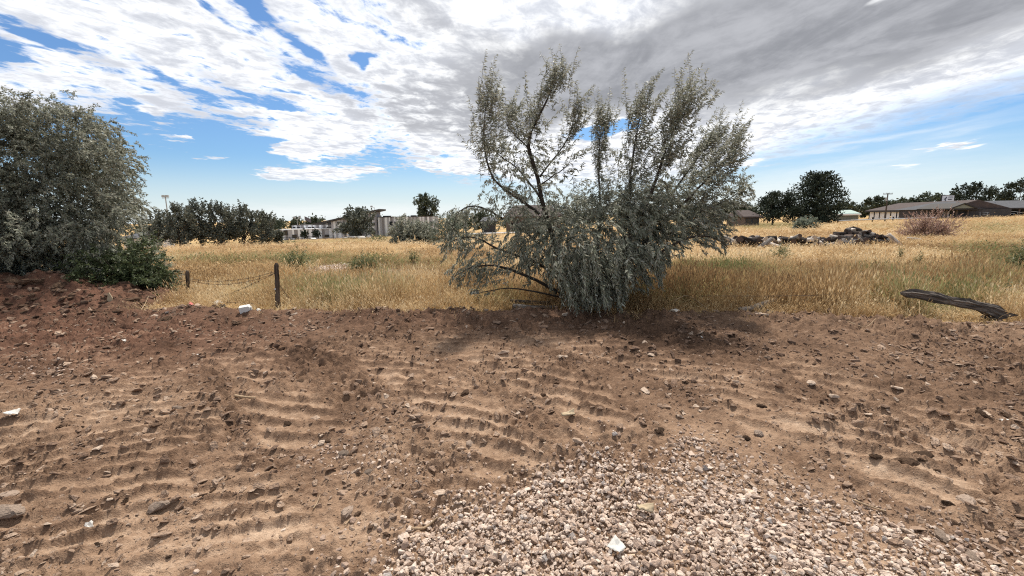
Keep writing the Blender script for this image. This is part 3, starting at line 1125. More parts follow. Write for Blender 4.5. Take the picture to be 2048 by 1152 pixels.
k = (ed > -0.35 + 0.3 * (clumpy < 0.1)) & (rng.random(n) < np.where(ed < 0, 0.35, np.clip(0.75 + 0.6 * clumpy, 0.25, 1))) & (rng.random(n) > pale * 1.1) & ~onmound & ~(near_pile & (rng.random(n) < 0.75)) & (rng.random(n) > 0.6 * shaded_by_tree) & ((ed > 0.4) | (rng.random(n) < 0.45 + ed))
xx, yy, sc, wide, ed, zz, gpx, gpy = (a[k] for a in (xx, yy, sc, wide, ed, zz, gpx, gpy))
n = len(xx)
low = 0.55 + 0.45 * sstep(ed, 0.0, 0.9)
big = fbm(xx * 0.16, yy * 0.16, 3, 25)
patch = fbm(xx * 0.5, yy * 0.8, 3, 26)
tint = np.clip(0.54 + 0.40 * big + 0.32 * patch + rng.normal(0, 0.10, n) - 0.22 * np.exp(-((gpx - 1650) / 420) ** 2 - ((gpy - 588) / 26) ** 2) - 0.12 * np.exp(-((gpy - 545) / 14) ** 2) * (gpx > 1350) - 0.14 * np.exp(-((gpy - 508) / 8) ** 2) * (gpx < 950)
               + 0.28 * np.exp(-((gpx - 1500) / 160) ** 2 - ((gpy - 522) / 9) ** 2), 0.02, 1)
green = np.clip(blobs(gpx, gpy, GREEN) * (0.75 + 0.8 * patch) + 0.10 * (rng.random(n) < 0.12), 0, 1)
under_log = (gpx > 1830) & (gpx < 2060) & (gpy > 598 + (gpx - 1800) * 0.20) & (yy < 8)
hgt = np.where(under_log, 0.33, 1.0) * np.minimum(sc, 1.15) * low * np.clip(0.62 + 0.36 * fbm(xx * 0.35, yy * 0.35, 2, 27) + 0.34 * fbm(xx * 1.3, yy * 1.3, 2, 28), 0.22, 1.5) * np.interp(yy, [6, 8.5, 11, 18, 40], [1.25, 1.2, 0.95, 0.62, 0.5])
idx = np.where((ed < 0.6) & (rng.random(n) < 0.5) | (rng.random(n) < 0.12), rng.integers(8, 12, n), rng.integers(0, 8, n))
rot = np.stack([rng.normal(0, 0.12, n), rng.normal(0.10, 0.12, n), rng.uniform(0, 6.28, n)], -1)
scl = np.stack([sc * wide, sc * wide, hgt], -1)
o = scatter('dry_grass', np.stack([xx, yy, zz], -1), rot, scl, idx, srcs, {'tint': tint, 'green': green}, M['grass'])
tag(o, 'golden dry grass with green patches covering the open field', 'grass', kind='stuff')


# ------------------------------------------------------------------ foliage
class Leaves:
    """Collects many leaves and thin twigs, then makes one mesh of each."""

    def __init__(self, seed):
        self.r = np.random.default_rng(seed)
        self.P, self.A, self.N, self.L, self.W = [], [], [], [], []
        self.tw = MB()
        self.limit = None
        self.wind = np.zeros(3)

    def add(self, P, A, N, L, Wd):
        self.P.append(P)
        self.A.append(A)
        self.N.append(N)
        self.L.append(L)
        self.W.append(Wd)

    def shoot(self, p0, d0, length, droop=0.3, n=26, leaf=0.065, width=0.014, hang=0.5, r0=0.004, spread=0.75, twig=True, start=0.1):
        r = self.r
        K = 6
        d = np.array(d0, float)
        d /= np.linalg.norm(d) + 1e-9
        p = np.array(p0, float)
        pts, ds = [p], [d]
        for i in range(K):
            d = d + np.array([0, 0, -droop / K]) + r.normal(0, 0.035, 3)
            d /= np.linalg.norm(d)
            p = p + d * length / K
            pts.append(p)
            ds.append(d)
        pts, ds = np.array(pts), np.array(ds)
        if self.limit is not None and not self.limit(pts):
            return pts
        t = np.linspace(start, 1.0, n) * K
        i = np.minimum(t.astype(int), K - 1)
        f = (t - i)[:, None]
        P = pts[i] * (1 - f) + pts[i + 1] * f
        T = ds[i]
        side = r.normal(0, 1, (n, 3))
        side -= (side * T).sum(1)[:, None] * T
        side /= np.linalg.norm(side, axis=1)[:, None] + 1e-9
        A = T * (1 - spread * 0.55) + side * spread + np.array([0, 0, -hang]) * r.uniform(0.5, 1.5, (n, 1)) + self.wind
        A /= np.linalg.norm(A, axis=1)[:, None] + 1e-9
        Nn = r.normal(0, 0.6, (n, 3)) + np.array([0, 0, 0.9])
        Nn -= (Nn * A).sum(1)[:, None] * A
        Nn /= np.linalg.norm(Nn, axis=1)[:, None] + 1e-9
        taper = np.interp(np.linspace(0, 1, n), [0, 0.15, 0.7, 1], [0.7, 1, 0.95, 0.5])
        L = leaf * taper * r.uniform(0.55, 1.35, n)
        self.add(P, A, Nn, L, width * taper * r.uniform(0.8, 1.25, n))
        if twig:
            self.tw.tube(pts[::2], np.linspace(r0, r0 * 0.35, len(pts[::2])), 3)
        return pts

    def mesh(self, name):
        P, A, N = (np.concatenate(x) for x in (self.P, self.A, self.N))
        L, Wd = np.concatenate(self.L)[:, None], np.concatenate(self.W)[:, None]
        S = np.cross(A, N)
        fold = N * Wd * 0.25
        v0 = P
        v1 = P + A * L * 0.45 + S * Wd * 0.5 + fold
        v2 = P + A * L - N * L * 0.12
        v3 = P + A * L * 0.45 - S * Wd * 0.5 + fold
        V = np.stack([v0, v1, v2, v3], 1).reshape(-1, 3)
        Fq = np.arange(len(V)).reshape(-1, 4)
        return mesh_np(name, V, Fq)


def spline(pts, n):
    pts = np.array(pts, float)
    t = np.linspace(0, len(pts) - 1, n)
    out = []
    for x in t:
        i = min(int(x), len(pts) - 2)
        f = x - i
        p0, p1, p2, p3 = pts[max(i - 1, 0)], pts[i], pts[i + 1], pts[min(i + 2, len(pts) - 1)]
        out.append(0.5 * ((2 * p1) + (-p0 + p2) * f + (2 * p0 - 5 * p1 + 4 * p2 - p3) * f * f + (-p0 + 3 * p1 - 3 * p2 + p3) * f ** 3))
    return np.array(out)


# ---- the windswept olive in the middle
def main_tree():
    Y0 = 7.9
    base = at(1165, 614, Y0)
    base[2] = 0.0
    root = empty('olive_tree', base, 'wide windswept silver grey olive tree standing alone at the edge of dirt and grass', 'tree')
    B = np.array(base)
    lv = Leaves(11)
    r = lv.r
    lv.wind = np.array([0.32, 0.0, 0.0])
    hem_x = [870, 885, 930, 965, 1000, 1060, 1105, 1130, 1180, 1240, 1262, 1330, 1348, 1400, 1462, 1485, 1510]
    hem_y = [500, 560, 602, 578, 560, 560, 588, 626, 636, 630, 592, 575, 515, 498, 504, 440, 400]

    def above_hem(pts):
        x, y = proj(pts[-1][0], pts[-1][1], pts[-1][2])
        return 862 < x < 1512 and y < np.interp(x, hem_x, hem_y) + r.normal(0, 9)
    lv.limit = above_hem

    def limb(pix, r0, r1, n=16):
        pts = [at(x, y, Y0 + d) for x, y, d in pix]
        s = spline(pts, n)
        s = s + np.cumsum(r.normal(0, 0.006, s.shape), 0)
        mb = MB()
        mb.tube(s - B, np.linspace(r0, r1, n), 7)
        mb.build('limb', M['bark'], root, smooth_shade=True)
        return s

    def dress(s, n, lean, length, droop, t0=0.3, jit=0.10, hang=0.45, leaf=0.066, dens=1.0, fan=0.55, wd=0.0225):
        if lean[2] >= 0.7 and fan < 0.5:      # upright plume: long straight combs of leaves
            length, fan, n, wd, leaf = length * 1.2, fan * 0.85, n * 1.2, 0.0195, leaf * 0.98
        """Shoots along a limb: lean is the direction they tend to."""
        m = len(s)
        for _ in range(int(n)):
            t = t0 + (1 - t0) * r.random() ** 0.8
            i = min(int(t * (m - 1)), m - 2)
            tan = s[i + 1] - s[i]
            tan /= np.linalg.norm(tan) + 1e-9
            p = s[i] + (s[i + 1] - s[i]) * r.random() + r.normal(0, jit, 3) * np.array([1, 1.3, 0.8])
            d = tan * 0.4 + np.array(lean) + r.normal(0, fan, 3)
            L = length * r.choice([r.uniform(0.35, 0.7), r.uniform(0.7, 1.1), r.uniform(1.0, 1.5)])
            lv.shoot(p, d, L, droop, int(36 * L / 0.5 * dens) + 8, leaf * 1.38, wd, hang, 0.0035)

    up, upr = (0.10, 0, 1.0), (0.42, 0, 0.95)
    # tall left plumes
    a = limb([(1160, 608, 0), (1122, 520, 0.1), (1093, 430, 0.1), (1080, 360, 0.1), (1060, 290, 0), (1072, 248, 0), (1095, 200, 0), (1110, 165, 0)], 0.055, 0.008, 24)
    dress(a, 62, (0.22, 0, 1.0), 0.42, 0.15, 0.55, 0.09, 0.5, 0.058, 0.85, 0.42)
    b = limb([(1078, 355, 0.1), (1105, 318, 0.15), (1135, 275, 0.2), (1150, 225, 0.2)], 0.018, 0.006, 12)
    dress(b, 34, (0.35, 0, 1.0), 0.40, 0.15, 0.35, 0.08, 0.5, 0.058, 0.85, 0.42)
    for tip in ((1128, 128, 0), (1108, 135, 0.05), (1085, 165, 0.1), (1145, 165, -0.05), (1068, 195, 0.1), (1158, 215, 0.1)):
        p = at(tip[0] - 9, tip[1] + 56, Y0 + tip[2])
        lv.shoot(p, (0.16, 0, 1), 0.50, 0.05, 34, 0.075, 0.020, 0.55, 0.004, 0.6)
    c = limb([(1078, 428, 0.0), (1042, 402, -0.2), (1012, 383, -0.3), (986, 358, -0.4), (973, 315, -0.4), (970, 262, -0.4), (972, 215, -0.4)], 0.026, 0.006, 18)
    dress(c, 58, (0.16, 0, 1.0), 0.42, 0.2, 0.45, 0.10, 0.5, 0.058, 0.85, 0.45)
    for tip in ((962, 165), (985, 172), (996, 178), (1002, 200), (1020, 215), (1045, 208), (945, 235)):
        p = at(tip[0] - 5, tip[1] + 58, Y0 - 0.4 + r.normal(0, 0.1))
        lv.shoot(p, (0.10, 0, 1), 0.50, 0.05, 32, 0.075, 0.020, 0.55, 0.004, 0.6)
    d = limb([(1090, 418, 0.1), (1076, 388, 0.25), (1058, 364, 0.35), (1032, 332, 0.4), (1004, 312, 0.4), (985, 295, 0.4)], 0.024, 0.006, 14)
    dress(d, 50, (0.1, 0, 0.75), 0.36, 0.5, 0.3, 0.14, 0.6, 0.056, 0.8, 0.7)
    e = limb([(1062, 300, 0), (1035, 275, 0.1), (1015, 250, 0.15), (1025, 225, 0.15)], 0.014, 0.005, 10)
    dress(e, 30, (0.2, 0, 0.9), 0.36, 0.2, 0.3, 0.10, 0.5, 0.055, 0.8, 0.5)
    e2 = limb([(1080, 370, 0.1), (1110, 350, -0.1), (1135, 330, -0.2), (1150, 300, -0.2)], 0.013, 0.004, 10)
    dress(e2, 20, (0.25, 0, 0.6), 0.30, 0.5, 0.3, 0.10, 0.6, 0.052, 0.6, 0.6)
    # slender middle plume
    f = limb([(1180, 600, 0.1), (1192, 500, 0.2), (1196, 420, 0.3), (1193, 350, 0.3), (1195, 290, 0.3), (1198, 250, 0.3)], 0.03, 0.005, 18)
    dress(f, 62, (0.05, 0, 1.0), 0.34, 0.12, 0.5, 0.075, 0.5, 0.055, 0.85, 0.33)
    # right-hand plumes, leaning with the wind
    g = limb([(1185, 600, 0), (1235, 500, -0.1), (1260, 410, -0.1), (1262, 340, -0.1), (1272, 270, -0.1), (1285, 220, -0.1)], 0.04, 0.007, 20)
    dress(g, 78, (0.22, 0, 1.0), 0.44, 0.12, 0.42, 0.11, 0.5, 0.060, 0.9, 0.42)
    h = limb([(1190, 595, -0.1), (1262, 470, -0.3), (1300, 390, -0.4), (1325, 320, -0.4), (1350, 262, -0.4), (1368, 222, -0.4)], 0.04, 0.007, 20)
    dress(h, 92, (0.42, 0, 1.0), 0.46, 0.15, 0.40, 0.12, 0.5, 0.060, 0.9, 0.42)
    i_ = limb([(1195, 590, 0.1), (1290, 460, 0.3), (1350, 380, 0.4), (1390, 325, 0.4), (1420, 285, 0.4)], 0.035, 0.006, 18)
    dress(i_, 70, (0.5, 0, 0.9), 0.42, 0.22, 0.42, 0.12, 0.5, 0.058, 0.85, 0.45)
    j = limb([(1200, 585, 0), (1310, 470, -0.2), (1390, 390, -0.3), (1440, 335, -0.3), (1472, 290, -0.3)], 0.035, 0.006, 18)
    dress(j, 84, (0.6, 0, 0.75), 0.42, 0.25, 0.42, 0.12, 0.5, 0.058, 0.85, 0.45)
    for tips, lean in ((((1298, 180), (1312, 190), (1280, 200), (1270, 230)), (0.22, 0, 1)), (((1385, 185), (1370, 190), (1395, 215), (1350, 200)), (0.42, 0, 1)),
                       (((1428, 252), (1440, 270)), (0.4, 0, 1)), (((1492, 258), (1480, 262), (1498, 290)), (0.55, 0, 1)), (((1200, 228), (1208, 250), (1190, 255)), (0.06, 0, 1))):
        for tx, ty in tips:
            p = at(tx - 50 * lean[0], ty + 50, Y0 + r.normal(-0.1, 0.15))
            lv.shoot(p, lean, 0.46, 0.08, 32, 0.075, 0.020, 0.55, 0.004, 0.6)
    k = limb([(1205, 580, 0.1), (1320, 480, 0.2), (1400, 425, 0.2), (1460, 395, 0.2), (1494, 372, 0.2)], 0.032, 0.006, 18)
    dress(k, 84, (0.55, 0, 0.25), 0.40, 0.75, 0.35, 0.13, 0.6, 0.058, 0.85, 0.5)
    l = limb([(1205, 590, -0.3), (1300, 520, -0.6), (1370, 478, -0.7), (1430, 470, -0.7), (1462, 492, -0.7)], 0.028, 0.006, 16)
    dress(l, 70, (0.35, 0, 0.0), 0.38, 0.9, 0.3, 0.12, 0.6, 0.058, 0.85, 0.5)
    # loose drooping side sprays that join the plumes to the body
    for s_, cnt, t0, t1 in ((a, 46, 0.30, 0.62), (c, 34, 0.2, 0.5), (d, 26, 0.2, 0.9), (f, 16, 0.35, 0.6), (g, 34, 0.3, 0.6), (h, 40, 0.3, 0.65), (i_, 44, 0.3, 0.7), (j, 56, 0.3, 0.8), (k, 40, 0.3, 0.9)):
        for _ in range(cnt):
            t = r.uniform(t0, t1)
            q = s_[min(int(t * len(s_)), len(s_) - 1)] + r.normal(0, 0.16, 3)
            lv.shoot(q, (r.normal(0.25, 0.7), r.normal(0, 0.7), r.normal(0.35, 0.4)), r.uniform(0.22, 0.5), r.uniform(0.4, 1.6), int(r.uniform(14, 34)), 0.080, 0.021, 0.6, 0.0035)
    # low sprawling branches at the left
    m_ = limb([(1150, 605, -0.1), (1085, 566, -0.3), (1010, 535, -0.5), (950, 530, -0.6), (905, 555, -0.6)], 0.035, 0.006, 18)
    dress(m_, 56, (-0.4, 0, -0.1), 0.36, 0.8, 0.3, 0.11, 0.6, 0.056, 0.8, 0.5)
    n_ = limb([(1150, 590, 0), (1075, 530, 0), (1000, 500, 0), (945, 475, 0), (900, 490, 0)], 0.03, 0.006, 18)
    dress(n_, 66, (-0.3, 0, -0.1), 0.38, 0.8, 0.3, 0.12, 0.6, 0.056, 0.8, 0.5)
    o_ = limb([(1130, 550, 0.2), (1060, 470, 0.2), (1000, 430, 0.2), (950, 408, 0.2), (920, 425, 0.2), (905, 470, 0.2)], 0.026, 0.005, 18)
    dress(o_, 44, (-0.15, 0, -0.2), 0.40, 1.0, 0.35, 0.12, 0.6, 0.054, 0.7, 0.5)
    q_ = limb([(1150, 600, -0.2), (1080, 585, -0.6), (1010, 575, -0.8), (950, 585, -0.9)], 0.02, 0.005, 12)
    dress(q_, 34, (-0.3, 0, 0.05), 0.34, 0.8, 0.3, 0.09, 0.5, 0.054, 0.8, 0.5)
    # dense weeping body
    cen = at(1200, 490, Y0)
    for _ in range(520):
        v = r.normal(size=3)
        v /= np.linalg.norm(v)
        rad = r.uniform(0.45, 1.0)
        p = cen + v * rad * np.array([1.5, 1.35, 0.95])
        if p[2] < 0.35:
            continue
        dd = v * np.array([0.7, 0.7, 0.5]) + np.array([0.15, -0.1, 0.25]) + r.normal(0, 0.4, 3)
        lv.shoot(p, dd, r.uniform(0.3, 0.55), 1.5, 36, 0.088, 0.024, 0.65, 0.0035)
    cen4 = at(1235, 432, Y0)
    for _ in range(150):
        v = r.normal(size=3)
        v /= np.linalg.norm(v)
        p = cen4 + v * r.uniform(0.3, 1.0) * np.array([1.0, 0.8, 0.5])
        lv.shoot(p, v * 0.6 + np.array([0.25, 0, 0.35]) + r.normal(0, 0.4, 3), r.uniform(0.3, 0.5), 1.2, 32, 0.084, 0.022, 0.6, 0.0035)
    cen2 = at(1325, 440, Y0)
    for _ in range(230):
        v = r.normal(size=3)
        v /= np.linalg.norm(v)
        p = cen2 + v * r.uniform(0.3, 1.0) * np.array([0.9, 0.9, 0.55])
        lv.shoot(p, v * 0.6 + np.array([0.3, 0, 0.35]) + r.normal(0, 0.4, 3), r.uniform(0.3, 0.5), 1.1, 34, 0.086, 0.023, 0.6, 0.0035)
    cen3 = at(1075, 480, Y0)
    for _ in range(140):
        v = r.normal(size=3)
        v /= np.linalg.norm(v)
        p = cen3 + v * r.uniform(0.3, 1.0) * np.array([0.75, 0.9, 0.7])
        lv.shoot(p, v * 0.6 + np.array([-0.1, 0, 0.2]) + r.normal(0, 0.4, 3), r.uniform(0.3, 0.5), 1.4, 34, 0.086, 0.023, 0.6, 0.0035)
    # skirt hanging to the ground, nearest the camera
    for _ in range(240):
        px, py = r.normal(1195, 62), r.uniform(470, 575)
        p = at(px, py, Y0 - r.uniform(0.5, 1.35))
        L = min(r.uniform(0.4, 0.75), max(p[2] - 0.02, 0.15))
        lv.shoot(p, (r.normal(0.0, 0.35), r.normal(-0.3, 0.3), 0.1), L, 3.0, 36, 0.090, 0.024, 0.65, 0.0035)
    for px, py in ((1160, 600), (1175, 595), (1205, 600), (1220, 596), (1190, 603), (1145, 585), (1235, 580), (1210, 585), (1225, 606), (1150, 604)):
        for _ in range(4):
            p = at(px + r.normal(0, 8), py - 45, Y0 - 1.15 + r.normal(0, 0.08))
            lv.shoot(p, (r.normal(0, 0.3), -0.2, 0.0), min(0.5, p[2]), 3.2, 36, 0.090, 0.024, 0.65, 0.0035)
    for px, py in ((1300, 560), (1315, 565), (1330, 570), (1275, 560), (1340, 540), (1290, 540)):
        for _ in range(5):
            p = at(px + r.normal(0, 12), py - 60, Y0 - 0.7 + r.normal(0, 0.1))
            lv.shoot(p, (r.normal(0.2, 0.3), -0.1, 0.0), 0.42, 2.6, 36, 0.088, 0.024, 0.6, 0.0035)
    mb = MB()
    for ang in range(6):
        th = ang * 1.05
        s = spline([B + np.array([0.10 * math.cos(th), 0.10 * math.sin(th), -0.12]), B + np.array([0.16 * math.cos(th), 0.14 * math.sin(th), 0.25]), B + np.array([0.35 * math.cos(th), 0.3 * math.sin(th), 0.7])], 8)
        mb.tube(s - B, np.linspace(0.07, 0.035, 8), 7)
    mb.build('trunk', M['bark'], root, smooth_shade=True)
    tw = lv.tw.build('twigs', M['bark'], root)
    for v in tw.data.vertices:
        v.co -= Vector(B)
    tw['kind'] = 'stuff'
    me = lv.mesh('crown')
    me.transform(Matrix.Translation(-Vector(B)))
    cr = link('crown', me, M['olive_leaf'], root)
    cr['kind'] = 'stuff'
    return root


main_tree()


# ---- big olive at the left
def left_tree():
    Y0 = 10.6
    base = np.array([-10.9 * Y0 / 10, Y0, 0.0])
    base[2] = float(terrain(base[0], base[1]))
    root = empty('olive_tree', base, 'big rounded grey olive tree rising behind the heap of earth', 'tree')
    lv = Leaves(23)
    r = lv.r
    cen = at(22, 405, Y0) - base
    mb = MB()
    tr = spline([(0, 0, -0.1), (0.1, 0, 0.6), (0.0, 0.1, 1.2), (0.2, 0, 2.0), (0.1, 0, 3.0)], 12)
    mb.tube(tr, np.linspace(0.22, 0.06, 12), 9)
    mb.build('trunk', M['bark'], root, smooth_shade=True)
    rx, ry, rz = 2.3, 2.5, 2.05
    clumps = []
    while len(clumps) < 235:
        v = r.normal(size=3)
        v /= np.linalg.norm(v)
        rad = r.uniform(0.35, 1.0) ** 0.45
        if v[1] > 0.45 and r.random() < 0.5:
            continue
        wob = 1 + 0.13 * math.sin(3 * v[0] + 5 * v[2] + 1.2) + 0.09 * math.sin(7 * v[0] - 6 * v[1] + 4 * v[2])
        p = cen + v * rad * wob * np.array([rx, ry, rz])
        if p[2] < 0.55 and rad > 0.7 and r.random() < 0.5:
            continue
        if p[2] < 0.2:
            continue
        qx, qy = proj(p[0] + base[0], p[1] + base[1], p[2] + base[2])
        if qx > 268 - max(0, 260 - qy) * 0.9 or qx < -420:
            continue
        clumps.append((p, v, rad))
    for ci in range(16):
        p, v, _ = clumps[ci * 9]
        s = spline([tr[3 + ci % 6], tr[4 + ci % 6] * 0.5 + p * 0.5 + np.array([0, 0, 0.15]), p], 9)
        m2 = MB()
        m2.tube(s, np.linspace(0.05, 0.012, 9), 6)
        m2.build('limb', M['bark'], root, smooth_shade=True)
    for p, v, rad in clumps:
        for _ in range(23):
            q = p + r.normal(0, 0.20, 3) * np.array([1.15, 1.15, 0.75])
            d = v * 0.55 + np.array([0.05, 0, 0.20]) + r.normal(0, 0.5, 3)
            lv.shoot(q, d, r.uniform(0.28, 0.5), 1.3, 30, 0.070, 0.033, 0.35, 0.004, 0.8, twig=r.random() < 0.4)
    for px, py in ((215, 250), (235, 275), (248, 300), (258, 322), (238, 322), (200, 268), (222, 300), (250, 350), (240, 378), (180, 232), (150, 218), (120, 212), (232, 400), (222, 425), (90, 215), (60, 212), (30, 215), (205, 300), (190, 250)):
        for rep_ in range(2):
            p = at(px - 14, py + 12, Y0 + r.normal(0, 0.5)) - base
            for _ in range(15):
                q = p + r.normal(0, 0.17, 3)
                lv.shoot(q, np.array([0.45, 0, 0.3]) + r.normal(0, 0.45, 3), r.uniform(0.22, 0.4), 1.2, 28, 0.068, 0.031, 0.35, 0.004, 0.8, twig=False)
    for _ in range(85):                       # inner mass on the camera side
        v = r.normal(size=3)
        v[1] = -abs(v[1])
        v /= np.linalg.norm(v)
        p = cen + np.array([0.1, 0, -0.25]) + v * r.uniform(0.25, 0.75) * np.array([rx, ry, rz * 0.95])
        if p[2] > 0.3:
            clumps.append((p, v, 0.5))
    # (sprigs of every clump)
    for p, v, rad in clumps[-85:]:
        for _ in range(17):
            q = p + r.normal(0, 0.26, 3)
            lv.shoot(q, v * 0.5 + np.array([0.05, 0, 0.2]) + r.normal(0, 0.5, 3), r.uniform(0.28, 0.5), 1.3, 28, 0.072, 0.034, 0.35, 0.004, 0.8, twig=False)
    # upright tips along the top and feathery ends on the right
    for px, py in ((38, 215), (45, 205), (28, 225), (90, 228), (118, 232), (130, 222), (142, 228), (10, 222), (70, 222), (158, 240), (176, 250)):
        for _ in range(3):
            p = at(px + r.normal(0, 5), py + 25, Y0 + r.normal(0, 0.2)) - base
            lv.shoot(p, (r.normal(0.05, 0.15), 0, 1), r.uniform(0.3, 0.55), 0.2, 26, 0.065, 0.024, 0.2, 0.004, 0.7)
    for px, py in ((225, 270), (245, 295), (268, 330), (262, 350), (255, 380), (250, 400), (245, 420), (228, 258), (190, 250), (255, 330)):
        for _ in range(3):
            p = at(px - 32 + r.normal(0, 6), py + r.normal(0, 8), Y0 + r.normal(0, 0.3)) - base
            lv.shoot(p, (0.8, r.normal(0, 0.3), r.normal(0.25, 0.2)), r.uniform(0.22, 0.36), 0.9, 26, 0.066, 0.027, 0.35, 0.004, 0.7)
    # low drooping sprays over the heap
    for _ in range(420):
        px, py = r.uniform(-160, 215), r.uniform(440, 560)
        p = at(px, py, Y0 - r.uniform(0.2, 1.5)) - base
        if p[2] > 0.35:
            lv.shoot(p, (r.normal(0.1, 0.4), r.normal(-0.3, 0.3), 0.2), 0.45, 1.8, 28, 0.075, 0.028, 0.4, 0.004)
    tw = lv.tw.build('twigs', M['bark'], root)
    tw['kind'] = 'stuff'
    cr = link('crown', lv.mesh('crown'), M['olive_leaf2'], root)
    cr['kind'] = 'stuff'


left_tree()


# ---- leafy shrub by the mound
def leafy_shrub(px0, px1, top, bot, Y0, label, mat, name='shrub', n=260, leaf=0.06, width=0.035, droop=0.9, seed=5, ln=(0.25, 0.45), hang=0.25, leaves=18, dens_low=1.0, group=None, up=0.35, stems=7):
    cx = (px0 + px1) / 2
    b = at(cx, bot, Y0)
    b[2] = float(terrain(b[0], b[1]))
    t = at(cx, top, Y0)
    hw = (at(px1, top, Y0)[0] - at(px0, top, Y0)[0]) / 2
    hh = t[2] - b[2]
    root = empty(name, b, label, 'shrub', group)
    lv = Leaves(seed)
    r = lv.r
    mb = MB()
    for s in range(stems):
        a = s * 2.4
        e = np.array([math.cos(a) * hw * 0.55, math.sin(a) * hw * 0.5, hh * 0.7])
        sp = spline([(0.04 * math.cos(a), 0.04 * math.sin(a), -0.05), e * np.array([0.4, 0.4, 0.5]), e], 7)
        mb.tube(sp, np.linspace(0.022, 0.006, 7) * max(hh, 0.6) / 1.2, 5)
    mb.build('stems', M['bark'], root)
    for _ in range(n):
        v = r.normal(size=3)
        v[2] = abs(v[2]) * dens_low
        v /= np.linalg.norm(v)
        rad = r.uniform(0.25, 0.92)
        wob = 1 + 0.18 * math.sin(4 * v[0] + 3 * v[1] + seed) + 0.1 * math.sin(9 * v[0] + 5 * v[2])
        L = r.uniform(*ln)
        p = np.array([v[0] * hw, v[1] * hw * 0.9, v[2] * (hh - L * 0.4)]) * rad * wob + np.array([0, 0, 0.05])
        d = v * 0.8 + np.array([0, 0, up]) + r.normal(0, 0.35, 3)
        lv.shoot(p, d, L, droop, leaves, leaf, width, hang, 0.004 * max(hh, 0.5), 0.8, twig=r.random() < 0.4)
    if lv.tw.v:
        tw = lv.tw.build('twigs', M['bark'], root)
        tw['kind'] = 'stuff'
    cr = link('foliage', lv.mesh('foliage'), mat, root)
    cr['kind'] = 'stuff'
    return root


leafy_shrub(165, 350, 478, 590, 9.6, 'dark green leafy shrub growing between the big olive and the short fence post', M['green_leaf'], n=620, leaf=0.075, width=0.045, seed=31)
leafy_shrub(230, 345, 462, 570, 10.8, 'pale grey green sapling spraying up behind the dark green leafy shrub', M['olive_leaf2'], n=240, leaf=0.075, width=0.022, seed=32, droop=0.7, leaves=22, ln=(0.4, 0.7))


